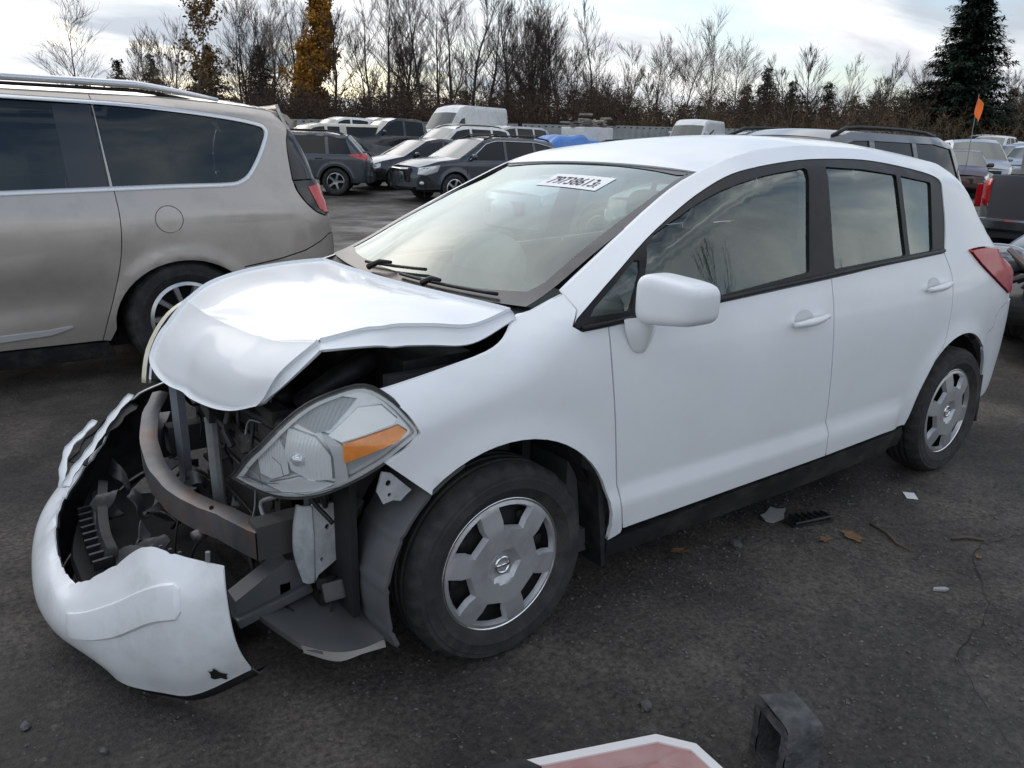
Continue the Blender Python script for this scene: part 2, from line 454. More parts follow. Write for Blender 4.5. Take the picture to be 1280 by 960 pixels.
# ------------------------------------------------------------------ ground
def ground_material():
    m = bpy.data.materials.new('worn_asphalt'); m.use_nodes = True
    N = m.node_tree.nodes; L = m.node_tree.links; b = N['Principled BSDF']
    t = N.new('ShaderNodeTexCoord')
    def noise(s, d, r=.6):
        n = N.new('ShaderNodeTexNoise'); n.inputs['Scale'].default_value = s; n.inputs['Detail'].default_value = d; n.inputs['Roughness'].default_value = r
        L.new(t.outputs['Object'], n.inputs['Vector']); return n.outputs['Fac']
    def ramp(src, stops):
        r = N.new('ShaderNodeValToRGB'); e = r.color_ramp.elements
        e[0].position, e[0].color = stops[0][0], (*stops[0][1], 1); e[1].position, e[1].color = stops[1][0], (*stops[1][1], 1)
        for p, c in stops[2:]:
            q = e.new(p); q.color = (*c, 1)
        L.new(src, r.inputs[0]); return r.outputs[0]
    def mix(kind, fac, a, c):
        x = N.new('ShaderNodeMixRGB'); x.blend_type = kind
        for i, v in enumerate((fac, a, c)):
            if isinstance(v, (int, float)): x.inputs[i].default_value = v if i == 0 else (v, v, v, 1)
            else: L.new(v, x.inputs[i])
        return x.outputs[0]
    base = ramp(noise(.55, 8), [(.30, (.022, .020, .018)), (.72, (.085, .078, .070))])
    mud = ramp(noise(1.1, 10, .70), [(.47, (0, 0, 0)), (.70, (.72, .72, .72))])
    mudc = N.new('ShaderNodeRGB'); mudc.outputs[0].default_value = (.155, .138, .118, 1)
    c1 = mix('MIX', mud, base, mudc.outputs[0])
    fine = ramp(noise(55, 5, .75), [(.32, (.28, .28, .28)), (.70, (1.9, 1.86, 1.8))])
    c2 = mix('MULTIPLY', 1.0, c1, fine)
    vor = N.new('ShaderNodeTexVoronoi'); vor.inputs['Scale'].default_value = 42; L.new(t.outputs['Object'], vor.inputs['Vector'])
    grit = ramp(vor.outputs['Distance'], [(.10, (1, 1, 1)), (.20, (0, 0, 0))])
    sel = ramp(vor.outputs['Color'], [(.58, (0, 0, 0)), (.72, (1, 1, 1))])
    g = mix('MULTIPLY', 1.0, grit, sel)
    gc = N.new('ShaderNodeRGB'); gc.outputs[0].default_value = (.16, .152, .142, 1)
    c3 = mix('MIX', mix('MULTIPLY', 1.0, g, .7), c2, gc.outputs[0])
    vo2 = N.new('ShaderNodeTexVoronoi'); vo2.inputs['Scale'].default_value = 17; vo2.inputs['Randomness'].default_value = 1.0; L.new(t.outputs['Object'], vo2.inputs['Vector'])
    gr2 = ramp(vo2.outputs['Distance'], [(.08, (1, 1, 1)), (.17, (0, 0, 0))]); se2 = ramp(vo2.outputs['Color'], [(.70, (0, 0, 0)), (.80, (1, 1, 1))])
    g2 = mix('MULTIPLY', 1.0, gr2, se2)
    gc2 = N.new('ShaderNodeRGB'); gc2.outputs[0].default_value = (.13, .118, .104, 1)
    c3 = mix('MIX', mix('MULTIPLY', 1.0, g2, .8), c3, gc2.outputs[0])
    oil = ramp(noise(.9, 6, .65), [(.34, (.42, .42, .44)), (.50, (1, 1, 1))])
    c3 = mix('MULTIPLY', 1.0, c3, oil)
    L.new(c3, b.inputs['Base Color'])
    wet = N.new('ShaderNodeMapRange'); wet.inputs[1].default_value = .38; wet.inputs[2].default_value = .62; wet.inputs[3].default_value = .38; wet.inputs[4].default_value = .9
    L.new(noise(.8, 7, .6), wet.inputs[0]); L.new(wet.outputs[0], b.inputs['Roughness'])
    b.inputs['Specular IOR Level'].default_value = .4
    h = N.new('ShaderNodeMath'); h.operation = 'ADD'; L.new(noise(75, 6, .72), h.inputs[0])
    h2 = N.new('ShaderNodeMath'); h2.operation = 'MULTIPLY'; h2.inputs[1].default_value = .5; L.new(g, h2.inputs[0]); L.new(h2.outputs[0], h.inputs[1])
    bp = N.new('ShaderNodeBump'); bp.inputs['Strength'].default_value = .7; bp.inputs['Distance'].default_value = .016
    L.new(h.outputs[0], bp.inputs['Height']); L.new(bp.outputs[0], b.inputs['Normal'])
    return m
GROUND = ground_material()
FWD = np.array((math.sin(YAW), math.cos(YAW))); RGT = np.array((math.cos(YAW), -math.sin(YAW)))
def yard_z(x, y):
    d = (x - CAM_POS.x) * FWD[0] + (y - CAM_POS.y) * FWD[1]
    return .034 * min(max(0.0, d - 17), 90)
xs = np.concatenate([[-900, -300, -100], np.arange(-60, -8, 4.0), np.arange(-6, 10.01, .16), np.arange(12, 110, 2.5), [150, 400, 1000]])
ys = np.concatenate([[-900, -300, -100], np.arange(-60, -8, 4.0), np.arange(-5, 9.01, .16), np.arange(12, 110, 2.5), [150, 400, 1000]])
gr = random.Random(3)
gw = [(gr.uniform(.6, 3.2), gr.uniform(0, 6.28), gr.uniform(0, 6.28)) for _ in range(14)]
def ground_z(x, y):
    if not (-5.8 < x < 9.8 and -4.8 < y < 8.8): return yard_z(x, y)
    z = 0
    for k, (f, a, p) in enumerate(gw): z += math.sin((x * math.cos(a) + y * math.sin(a)) * f * 2 + p) * .0022 / (.5 + .3 * f)
    return min(.0, z - .004)
GV = [(x, y, ground_z(x, y)) for x in xs for y in ys]
ground = tag(obj('ground', GV, gridfaces(len(xs), len(ys), True), GROUND), kind='structure')
# ================================================================== white crashed hatchback
# frame: x to the rear from the front axle, near (driver) side at -y, z up from the ground
_P = pchip([-.70, -.55, -.4, -.25, 0, .5, 1.3, 2.0, 2.6, 3.0, 3.2, 3.35, 3.42], [.64, .73, .785, .812, .832, .842, .8475, .843, .828, .79, .755, .69, .63])
_D = pchip([.15, .22, .30, .40, .55, .68, .78, .88, .95, 1.0, 1.1, 1.25, 1.4, 1.5, 1.6], [.07, .045, .022, .012, .002, 0, .004, .018, .035, .050, .08, .122, .166, .20, .24])
_G = pchip([1.8, 2.2, 2.6, 3.0, 3.3], [0, .01, .05, .13, .2])
_ZE = pchip([-.5, -.36, -.2, 0, .15, .22, .5, .8, 1.04, 1.17, 1.39, 1.66, 2.0, 2.4, 2.65, 2.74, 2.86, 2.98, 3.1, 3.2, 3.4],
            [.80, .86, .91, .965, 1.005, 1.03, 1.17, 1.31, 1.412, 1.447, 1.478, 1.492, 1.486, 1.456, 1.432, 1.40, 1.26, 1.13, 1.0, .98, .97])
_W = pchip([-.5, 0, .22, .4, 1, 2.6, 2.9, 3.3], [.14, .14, .10, .10, .11, .11, .09, .05])
_A = pchip([-.5, 0, .22, .4, 1, 2.6, 2.9, 3.3], [.10, .11, .115, .12, .125, .10, .07, .03])
AX0, AX1, HUBZ = 0.0, 2.6, .296
def sst(t):
    t = np.clip(t, 0, 1); return t * t * (3 - 2 * t)
def hatch_y(x, z):
    y = _P(x) - _D(z) - _G(x) * np.maximum(0, z - 1.0)
    t = np.clip((z - (_ZE(x) - _W(x))) / _W(x), 0, 1.3)
    y = y - _A(x) * t * t
    for cx in (.012, 2.572):
        r = np.hypot(x - cx, z - .298)
        y = y + .013 * np.exp(-((r - .385) / .04) ** 2) * sst((z - .2) / .2)
    y = y + .021 * sst((.428 - z) / .026) * sst((x - .30) / .12) * sst((2.16 - x) / .10)
    return y
def side_fn(sgn, base=0.0):
    def fn(x, z, off): return np.stack([x, sgn * (hatch_y(x, z) + base + off), z], 1)
    return fn
car = tag(empty('hatchback_car'), 'crashed white five-door hatchback with torn front bumper and buckled bonnet', 'car')

def arch(cx, r, a0, a1, n=22):
    return [(cx + r * math.cos(R(a0 + (a1 - a0) * i / n)), .298 + r * math.sin(R(a0 + (a1 - a0) * i / n))) for i in range(n + 1)]
A_SEAM = [(.377, .957), (.378, .812), (.401, .607), (.427, .41), (.455, .292)]
B_SEAM = [(1.513, 1.012), (1.503, .8), (1.519, .61), (1.541, .406), (1.556, .304)]
C_SEAM = [(2.399, 1.053), (2.444, .951), (2.437, .83), (2.407, .69), (2.317, .592), (2.233, .456), (2.19, .308)]
def sm(p, n=4): return [tuple(q) for q in cr(p, n)]
DLO_UP = [(.255, .972), (.321, 1.011), (.453, 1.091), (.620, 1.186), (.794, 1.272), (.924, 1.330), (1.036, 1.371), (1.149, 1.397), (1.327, 1.42), (1.522, 1.434), (1.814, 1.437), (2.019, 1.425), (2.314, 1.390), (2.43, 1.366), (2.462, 1.34), (2.461, 1.30), (2.447, 1.172), (2.412, 1.066)]
DLO_LO = [(2.399, 1.056), (1.858, 1.034), (1.515, 1.017), (.854, .982), (.473, .965), (.375, .958), (.277, .954)]
FENDER = sm([(.289, 1.046), (.177, 1.006), (.119, .992), (.05, .947), (-.015, .921), (-.137, .894), (-.27, .865), (-.352, .847)], 3) \
    + sm([(-.352, .847), (-.317, .831), (-.287, .799), (-.262, .750)], 3)[1:] + sm([(-.262, .75), (-.306, .714), (-.358, .683)], 3)[1:] \
    + [(-.235, .573)] + arch(.012, .383, 136, -2)[1:] + [(.396, .262), (.452, .277)] + sm(A_SEAM)[::-1] + [(.277, .953), (.253, .968), (.289, 1.006)]
FDOOR = sm(A_SEAM) + [(1.0, .300)] + sm(B_SEAM)[::-1] + [(.854, .980), (.473, .963)]
RDOOR = sm(B_SEAM) + [(1.997, .312)] + sm(C_SEAM)[::-1] + [(1.858, 1.032)]
ROOF_EDGE = [(.289, 1.052), (.513, 1.172), (.774, 1.302), (.969, 1.386), (1.167, 1.443), (1.393, 1.474), (1.66, 1.488), (2.0, 1.482), (2.4, 1.452), (2.65, 1.428), (2.735, 1.39), (2.86, 1.255), (2.98, 1.12), (3.04, 1.055)]
TAIL_LO = [(2.648, 1.05), (2.749, .981), (2.889, .912), (3.02, .855), (3.16, .80)]
TAIL_UP = [(2.648, 1.05), (2.77, 1.053), (2.89, 1.048), (3.04, 1.03), (3.15, .99)]
QUARTER = sm(DLO_UP, 3)[::-1] + [(.289, 1.008)] + sm(ROOF_EDGE, 3) + [(3.04, 1.033)] + sm(TAIL_UP, 2)[::-1][3:] + sm(TAIL_LO, 2)[1:] \
    + [(3.2, .77), (3.11, .757), (3.04, .745), (2.988, .712), (2.975, .66), (2.90, .640), (2.845, .578)] + arch(2.572, .383, 46, 178)[1:] + sm(C_SEAM)[::-1][1:]
RBUMP = [(2.845, .574), (2.90, .636), (2.979, .656), (2.992, .708), (3.042, .741), (3.11, .753), (3.2, .766), (3.33, .76), (3.36, .5), (3.33, .27), (2.99, .25), (2.955, .30)] + arch(2.572, .383, 0, 43)
for sgn in (-1, 1):
    fl = sgn > 0
    f = side_fn(sgn)
    q = dict(h=.034, flip=fl, flange=.014)
    panel('front_fender', inset(FENDER, .003), f, WHITE, car, **q)
    d1 = panel('front_door', inset(FDOOR, .003), f, WHITE, car, **q)
    d2 = panel('rear_door', inset(RDOOR, .003), f, WHITE, car, **q)
    panel('quarter_panel', inset(QUARTER, .003), f, WHITE, car, **q)
    panel('rear_bumper_corner', inset(RBUMP, .003), f, WHITE, car, **q)
    # black window surround with four panes let into it
    PANES = [('front_window', sm([(.51, .987), (.60, 1.164), (.779, 1.254), (.982, 1.332), (1.197, 1.378), (1.44, 1.405)], 3) + [(1.452, 1.398), (1.388, 1.048), (1.38, 1.04), (.858, .997)]),
             ('vent_window', [(.318, .988), (.345, 1.012), (.54, 1.133), (.552, 1.13), (.482, .998), (.474, .99)]),
             ('rear_side_window', [(1.572, 1.402), (1.578, 1.41), (1.82, 1.402), (2.065, 1.381), (2.07, 1.373), (2.074, 1.066), (2.066, 1.06), (1.556, 1.040), (1.548, 1.046)]),
             ('quarter_window', [(2.106, 1.376), (2.355, 1.349), (2.363, 1.34), (2.308, 1.072), (2.30, 1.066), (2.108, 1.06)])]
    panel('window_surround', sm(DLO_UP, 3) + DLO_LO, side_fn(sgn, -.004), BLACK_TRIM, car, h=.03, flip=fl, flange=.0075, holes=[p for _, p in PANES])
    for nm, p in PANES:
        panel(nm, inset(p, -.004), side_fn(sgn, -.012), GLASS, car, h=.035, flip=fl, flange=0)
    # weather strip under the glass, divider strips
    mb = MB(); pts = [(x, z) for x, z in DLO_LO[::-1]]
    P3 = side_fn(sgn, .002)(np.array([p[0] for p in pts]), np.array([p[1] + .006 for p in pts]), 0)
    mb.tube(P3, .009, 6); mb.build('belt_strip', BLACK_TRIM, car, True)
    # handles
    for door, x0, x1, z in ((d1, 1.236, 1.441, .871), (d2, 2.189, 2.392, .914)):
        xs = np.linspace(x0, x1, 13); t = np.linspace(0, 1, 13)
        zz = z + .012 * t
        hp = side_fn(sgn, 0)(xs, zz, 0); hp[:, 1] += sgn * (.010 + .022 * np.sin(np.pi * np.clip(t * 1.0, .06, .94)) ** .5)
        MB().tube(hp, [.008 + .007 * math.sin(math.pi * min(max(k, .12), .88)) for k in t], 10, flat=1.0).build('door_handle', WHITE, door, True)
        mx = (x0 + x1) / 2 - .02
        cup = [(mx + .055 * math.cos(a), z + .012 + .032 * math.sin(a)) for a in np.linspace(0, 2 * math.pi, 20, False)]
        panel('handle_recess', cup, side_fn(sgn, .0015), mat('recess_shade', (.62, .63, .64), .5), door, h=.03, flip=fl, flange=0)  # flat oval on the door; shade of the hand cup put into its colour
    # sill, inner skin and wheel houses
    panel('rocker_panel', [(.40, .262), (1.0, .288), (1.55, .296), (2.17, .300), (2.21, .262), (2.23, .195), (1.5, .186), (.41, .192)], side_fn(sgn, .004), BLACK_PLASTIC, car, h=.04, flip=fl, flange=.05)
    INNER = [(.40, .24), (2.2, .24), (2.2, .42), (2.33, .62), (2.5, .70), (2.75, .68), (2.86, .60), (3.1, .6), (3.15, .8), (2.6, 1.0), (2.35, 1.03), (1.5, 1.0), (.45, .95), (.40, .7)]
    panel('door_trim', INNER, side_fn(sgn, -.055), INTERIOR, car, h=.10, flip=fl, flange=.01)
    for cx in (AX0 + .012, 2.572):
        prof = [(.372, sgn * -.012), (.372, sgn * -.30), (.0, sgn * -.31)]
        wy = sgn * .80
        mbw = MB().lathe(prof, 26, (cx, wy, .298), R(-12), R(192)); mbw.build('wheel_house', DARK, car, True)
    # mud flap behind the rear wheel, splash guard behind the front wheel
    MB().prism([(.345, .50), (.372, .30), (.385, .17), (.40, .17), (.392, .30), (.375, .48)], 'y', sgn * .825, sgn * .55).build('splash_guard', BLACK_PLASTIC, car)
    MB().prism([(2.93, .42), (2.955, .30), (2.97, .17), (2.985, .17), (2.97, .30), (2.955, .42)], 'y', sgn * .80, sgn * .60).build('mud_flap', BLACK_PLASTIC, car)
    # tail lamp
    tl = sm(TAIL_UP, 2) + [(3.22, .90)] + sm(TAIL_LO, 2)[::-1]
    lamp = panel('tail_light', inset(tl, .004), side_fn(sgn, .012), RED_LENS, car, h=.03, flip=fl, flange=.03)

# roof, spoiler, hatch
def edge_y(x): return hatch_y(x, _ZE(x) - .004)
_ZC = pchip([.95, 1.0, 1.2, 1.5, 1.8, 2.2, 2.6, 2.75], [1.388, 1.405, 1.462, 1.512, 1.530, 1.526, 1.495, 1.478])
def roof_pt(x, s):
    ze = _ZE(x) - .006
    c = _ZC(x) - ze
    return np.stack([x, s * (edge_y(x) - .004), ze + c * (1 - np.abs(s) ** 2.2)], -1)
xs = np.linspace(0, 1, 46); ss = np.linspace(-1, 1, 31)
G = np.array([[roof_pt(np.float64((.985 + .02 * (1 - s * s)) * (1 - t) + 2.72 * t), s) for s in ss] for t in xs])
shell('roof', G, WHITE, car, .02, flip=False)
def hatch_pt(t, s):
    z = 1.40 + (.42 - 1.40) * t
    zz = [1.47, 1.40, 1.26, 1.12, 1.0, .85, .7, .5, .30]; xx = [2.70, 2.745, 2.86, 2.98, 3.10, 3.24, 3.30, 3.33, 3.30]
    top_ = float(roof_pt(np.float64(2.715), s)[2]) - .004
    z = top_ + (.30 - top_) * t
    x = float(np.interp(-z, [-q for q in zz], xx)); x = min(x, 3.33)
    x = max(x, 2.715) if t < .02 else x
    yb = float(hatch_y(np.float64(min(x, 3.32)), np.float64(min(z, float(_ZE(x)) - .004)))) - .006
    return (x + .10 * (1 - s * s) * (1 if z < 1.3 else .4), s * yb, z)
G = np.array([[hatch_pt(t, s) for s in np.linspace(-1, 1, 25)] for t in np.linspace(0, 1, 30)])
shell('tailgate', G, WHITE, car, .02)
G2 = np.array([[np.array(hatch_pt(t, s)) + np.array((.008, 0, .006)) for s in np.linspace(-.84, .84, 21)] for t in np.linspace(.10, .36, 8)])
shell('rear_window', G2, mat('dark_window', (.010, .012, .013), .05, spec=.35), car, .006)
MB().box((3.37, 0, .50), (.10, 1.16, .22), bev=.04).build('rear_bumper', WHITE, car, auto=40)

# windscreen
_wx = pchip([0, .2, .5, .8, 1.0], [.172, .30, .535, .79, .985]); 
def ws_pt(s, t, off=0.0):
    """s -1..1 across (near side = -1), t 0..1 up the glass"""
    s = np.asarray(s, float); t = np.asarray(t, float)
    xe = _wx(t); ze = _ZE(xe) - .012 + .01 * (1 - t); ye = edge_y(xe) - .008
    bow = (1 - s * s)
    x = xe - (.085 * (1 - t) - .03 * t) * bow - .015 * np.sin(np.pi * t) * bow
    z = ze + (.004 + .018 * np.sin(np.pi * t)) * bow - (.02 * (1 - t)) * bow + .017 * t * bow
    n = np.array([-.42, 0, .907])
    return np.stack([x + n[0] * off, s * ye, z + n[2] * off], -1)
def ws_fn(base): return lambda u, v, off: ws_pt(u, v, base + off)
panel('windscreen', [(-1, 0), (1, 0), (1, 1), (-1, 1)], lambda u, v, o: ws_pt(u, v, o), GLASS_WS, car, h=.06, flange=0, flip=True)
hole = sm([(-.90, .12), (-.6, .085), (0, .075), (.6, .085), (.90, .12), (.935, .2), (.945, .93), (.90, .972), (0, .985), (-.86, .965), (-.905, .92), (-.925, .2)], 3)
panel('windscreen_border', [(-1, 0), (1, 0), (1, 1), (-1, 1)], ws_fn(.0025), mat('frit_black', (.016, .015, .015), .25, dirt=(.10, .085, .07), dirt_amt=.5, dscale=8), car, h=.05, flange=0, flip=True, holes=[hole])

# auction number sheet on the glass
def text_mesh(body, size, bold=0.0, sx=1.0, extr=0.0, align='LEFT'):
    cu = bpy.data.curves.new('txt', 'FONT'); cu.body = body; cu.size = size; cu.offset = bold; cu.extrude = extr; cu.resolution_u = 3; cu.align_x = align
    t = bpy.data.objects.new('txt', cu); col.objects.link(t)
    dg = bpy.context.evaluated_depsgraph_get(); me = t.evaluated_get(dg).to_mesh()
    V = np.array([(v.co.x * sx, v.co.y, v.co.z) for v in me.vertices]); F = [tuple(p.vertices) for p in me.polygons]
    t.evaluated_get(dg).to_mesh_clear(); bpy.data.objects.remove(t); bpy.data.curves.remove(cu)
    return V, F
# sheet in glass coordinates: near-right corner low, text runs from the far to the near side (read from outside)
S0, S1, T0, T1 = .13, -.46, .785, .888
def sheet_map(u, v, off):    # u along the text 0..1, v up 0..1
    s = S0 + (S1 - S0) * np.asarray(u); t = T0 + (T1 - T0) * np.asarray(v)
    return ws_pt(s, t, off)
uu, vv = np.meshgrid(np.linspace(0, 1, 8), np.linspace(0, 1, 4), indexing='ij')
G = sheet_map(uu.ravel(), vv.ravel(), .002).reshape(8, 4, 3)
sheet = shell('number_sheet', G, mat('paper_white', (.86, .86, .86), .6), car, .001, lip=False)
V, F = text_mesh('79738613', .70, .006, .60)
w = V[:, 0].max() - V[:, 0].min()
V3 = sheet_map(.10 + .76 * (V[:, 0] - V[:, 0].min()) / w, .22 + .80 * V[:, 1] / .70 * 1.0, .0032)
obj('number_print', V3, F, mat('print_black', (.03, .03, .035), .7), sheet, False)
V, F = text_mesh('E', .4, .004, .6)
V3 = sheet_map(.875 + .34 * V[:, 0], .20 + 1.2 * V[:, 1], .0032)
obj('letter_print', V3, F, MATS['print_black'], sheet, False)
V, F = text_mesh('1-', .3, .003, .6)
V3 = sheet_map(.035 + .12 * V[:, 0], .42 + .9 * V[:, 1], .0032)
obj('small_print', V3, F, MATS['print_black'], sheet, False)

# cowl and wipers
G = np.array([[np.array((.05 + .09 * abs(s) ** 1.8, s * .68, .955 + .02 * abs(s))) * (1 - t) + (ws_pt(s, .03, -.004) + np.array((0, 0, -.006))) * t for s in np.linspace(-1, 1, 25)] for t in np.linspace(0, 1, 8)])
G[1:-1, :, 2] += .012 * np.sin(np.linspace(0, 9 * np.pi, 25))[None] * .12
shell('cowl_panel', G, BLACK_PLASTIC, car, .03, flip=False)
for (a, b, piv) in (((.44, .055), (-.16, .12), (.30, .02)), ((-.02, .05), (-.80, .045), (-.30, .015))):
    ts = np.linspace(0, 1, 12)
    S = a[0] + (b[0] - a[0]) * ts; T = a[1] + (b[1] - a[1]) * ts
    blade = MB().tube(ws_pt(S, T, .014), .006, 6); wobj = blade.build('wiper_blade', BLACK_TRIM, car, True)
    p0 = ws_pt(piv[0], piv[1], .02); p1 = ws_pt((a[0] + b[0]) / 2, (a[1] + b[1]) / 2, .028)
    MB().tube([p0, p0 * .5 + p1 * .5 + np.array((0, 0, .012)), p1], [.012, .009, .006], 8).build('wiper_arm', BLACK_TRIM, wobj, True)

# buckled bonnet
HOOD = [
    [(.118, -.695, .985), (.115, -.675, 1.004), (.085, -.36, 1.002), (.07, 0, .998), (.085, .36, .994), (.115, .665, .985), (.118, .69, .965)],
    [(-.027, -.692, .930), (-.012, -.664, .970), (-.05, -.36, 1.003), (-.08, 0, 1.004), (-.06, .36, .996), (-.05, .655, .980), (-.05, .68, .95)],
    [(-.16, -.676, .938), (-.14, -.642, .981), (-.20, -.35, .994), (-.23, 0, .988), (-.225, .36, .982), (-.22, .63, .965), (-.22, .655, .935)],
    [(-.30, -.648, .947), (-.275, -.612, .985), (-.33, -.33, .970), (-.36, 0, .955), (-.36, .34, .95), (-.36, .60, .935), (-.36, .615, .90)],
    [(-.425, -.592, .938), (-.415, -.556, .954), (-.455, -.30, .915), (-.475, 0, .900), (-.48, .32, .895), (-.465, .55, .885), (-.455, .575, .85)],
    [(-.485, -.522, .853), (-.495, -.486, .862), (-.535, -.28, .830), (-.565, 0, .81), (-.58, .30, .805), (-.57, .49, .795), (-.55, .52, .77)],
    [(-.515, -.455, .795), (-.522, -.43, .785), (-.565, -.25, .735), (-.597, .01, .722), (-.625, .27, .722), (-.62, .44, .735), (-.60, .46, .73)],
    [(-.525, -.432, .772), (-.532, -.40, .757), (-.572, -.20, .700), (-.606, .03, .679), (-.635, .25, .685), (-.634, .40, .708), (-.62, .43, .715)]]
def lead_in(rows, k, t):
    return [tuple(np.array(a) * (1 - t) + np.array(b) * t) for a, b in zip(rows[k], rows[k + 1])]
HOOD = HOOD[:4] + [lead_in(HOOD, 3, .88)] + [HOOD[4]] + [lead_in(HOOD, 4, .13)] + HOOD[5:]
G = crg(HOOD, 7, 8)
for i in range(G.shape[0]):
    for j in range(G.shape[1]):
        x, y, z = G[i, j]
        d1 = math.exp(-((x + .60) ** 2 + (y - .10) ** 2) / .003)
        G[i, j] += np.array((.010, 0, .003)) * d1
        # raised styling line along the near side, shallow crush crease
        G[i, j, 2] += .005 * math.exp(-((y + .30 + .25 * (x + .2)) / .03) ** 2) * math.exp(-((x + .28) / .22) ** 2)
        G[i, j, 2] -= .004 * math.exp(-((x + .42 + .25 * y) / .02) ** 2)
bon = shell('bonnet', G[:, 8:-8], WHITE, car, .012, flip=False)
bon.data.set_sharp_from_angle(angle=R(38))
# folded-down side skirts, straight from the crease to the hem
for a_, b_ in ((8, 0), (-9, -1)):
    S = np.array([[G[i, a_] * (1 - t) + G[i, b_] * t for t in np.linspace(0, 1, 4)] for i in range(G.shape[0])])
    shell('bonnet_skirt', S, WHITE, bon, .008, flip=(a_ == 8))
# inner bonnet frame and a crumpled hem at the near corner
Gi = G - gridnormals(G) * .02 * np.sign(gridnormals(G)[20, 20, 2])
obj('bonnet_frame', Gi[3:-10, 10:-10].reshape(-1, 3), gridfaces(Gi.shape[0] - 13, Gi.shape[1] - 20, True), mat('bonnet_underside', (.10, .10, .105), .6), car)

# wheels ------------------------------------------------------------
def tyre_mesh(r, w, rim, n=96, groove=.006, flat=.004):
    h = w / 2
    prof = [(rim - .004, h - .02), (rim + .012, h - .006), (rim + (r - rim) * .30, h + .001), (rim + (r - rim) * .34, h + .004), (rim + (r - rim) * .45, h + .002), (rim + (r - rim) * .62, h + .003), (rim + (r - rim) * .65, h + .0005), (r - .024, h), (r - .008, h - .014), (r - .001, h - .030)]
    for gy in (.5, 0, -.5):
        c = gy * (h - .03)
        prof += [(r, c + .009), (r - groove, c + .006), (r - groove, c - .006), (r, c - .009)]
    prof += [(r - .001, -h + .030), (r - .008, -h + .014), (r - .024, -h), (rim + (r - rim) * .65, -h - .0005), (rim + (r - rim) * .62, -h - .003), (rim + (r - rim) * .45, -h - .002), (rim + (r - rim) * .34, -h - .004), (rim + (r - rim) * .30, -h - .001), (rim + .012, -h + .006), (rim - .004, -h + .02)]
    mb = MB().lathe(prof, n); V = np.array(mb.v); L = len(prof)
    for i in range(n):
        for k in (8, 9, L - 10, L - 9):
            if i % 3 == 0: V[i * L + k, [0, 2]] *= 1 - .011 / r
    V[:, 2] = np.maximum(V[:, 2], -r + flat + .0045)
    mb.v = [tuple(v) for v in V]; mb.f = [f[::-1] for f in mb.f]
    return mb
def cover_fn(u, v, off):
    r = np.hypot(u, v)
    h = np.interp(r, [0, .040, .046, .052, .118, .165, .192, .204], [.075, .075, .080, .087, .089, .083, .080, .074])
    return np.stack([u, -(h + off), v], 1)
COVER_HOLES = []
for k in range(6):
    a = R(76 + 60 * k); c, s_ = math.cos(a), math.sin(a)
    sh = [(.114, -.035), (.114, .035), (.140, .043), (.178, .066), (.186, .03), (.188, 0), (.186, -.03), (.178, -.066), (.140, -.043)]
    COVER_HOLES.append([(p * c - q * s_, p * s_ + q * c) for p, q in sh])
circ = lambda r, n=48: [(r * math.cos(2 * math.pi * k / n), r * math.sin(2 * math.pi * k / n)) for k in range(n)]
tyre_o = tyre_mesh(.306, .185, .206)
cov_V, cov_F = panel_data(circ(.199, 60), cover_fn, h=.014, holes=COVER_HOLES, flange=.016, bevel=.008)
def make_wheel(loc, rz, steer=0):
    w = empty('wheel', loc, rz, car)
    tyre_o.build('tyre', RUBBER, w, True).data.set_sharp_from_angle(angle=R(35))
    c = obj('wheel_cover', cov_V, cov_F, SILVER, w); c.data.set_sharp_from_angle(angle=R(22))
    MB().lathe([(.198, -.070), (.203, -.078), (.208, -.076), (.209, -.066)], 60).build('cover_rim', CHROME, w, True)
    d = MB().lathe([(.0, -.045), (.12, -.045), (.165, -.03), (.19, -.02), (.195, -.06), (.205, -.072)], 48)
    for k in range(8):
        a = R(45 * k + 10); d.box((.15 * math.cos(a), -.043, .15 * math.sin(a)), (.03, .014, .03))
    d.build('steel_rim', DARK, w, True)
    e = MB().lathe([(.0205, -.0765), (.0225, -.080), (.026, -.080), (.028, -.076)], 32).box((0, -.0775, 0), (.044, .004, .007))
    e.build('centre_emblem', CHROME, w, True)
    return w
make_wheel((AX0, -.74, HUBZ), R(.9)); make_wheel((AX1, -.74, HUBZ), 0)
make_wheel((AX0, .74, HUBZ), R(180.9)); make_wheel((AX1, .74, HUBZ), R(180))

# door mirrors -------------------------------------------------------
for sgn in (-1,):
    m_ = MB().ellipsoid((.484, sgn * .955, 1.044), (.064, .104, .068), 4.6, 24, 40)
    V = np.array(m_.v)
    V[:, 0] = np.where(V[:, 0] > .53, .53 + (V[:, 0] - .53) * .15, V[:, 0])
    V[:, 2] += (V[:, 2] - 1.046) * .15 * (-(sgn * V[:, 1] - .958) / .1) + .10 * (.958 - sgn * V[:, 1]) * 0
    V[:, 0] += .20 * (sgn * V[:, 1] - .90)
    m_.v = [tuple(v) for v in V]; m_.f = [f if sgn < 0 else f for f in m_.f]
    mo = m_.build('door_mirror', WHITE, car, True)
    neck = crg([[(.425, sgn * .818, .972), (.47, sgn * .862, .985), (.53, sgn * .842, .978)],
                [(.432, sgn * .824, .93), (.475, sgn * .875, .945), (.528, sgn * .848, .935)],
                [(.455, sgn * .826, .885), (.485, sgn * .850, .878), (.52, sgn * .836, .885)],
                [(.47, sgn * .824, .868), (.488, sgn * .830, .866), (.51, sgn * .826, .870)]], 5, 5)
    shell('mirror_base', neck, WHITE, mo, .02, flip=(sgn > 0))
    MB().ellipsoid((.545, sgn * .955, 1.045), (.006, .085, .055), 3.0, 8, 24).build('mirror_glass', mat('mirror', (.7, .72, .74), .03, 1.0), mo, True)

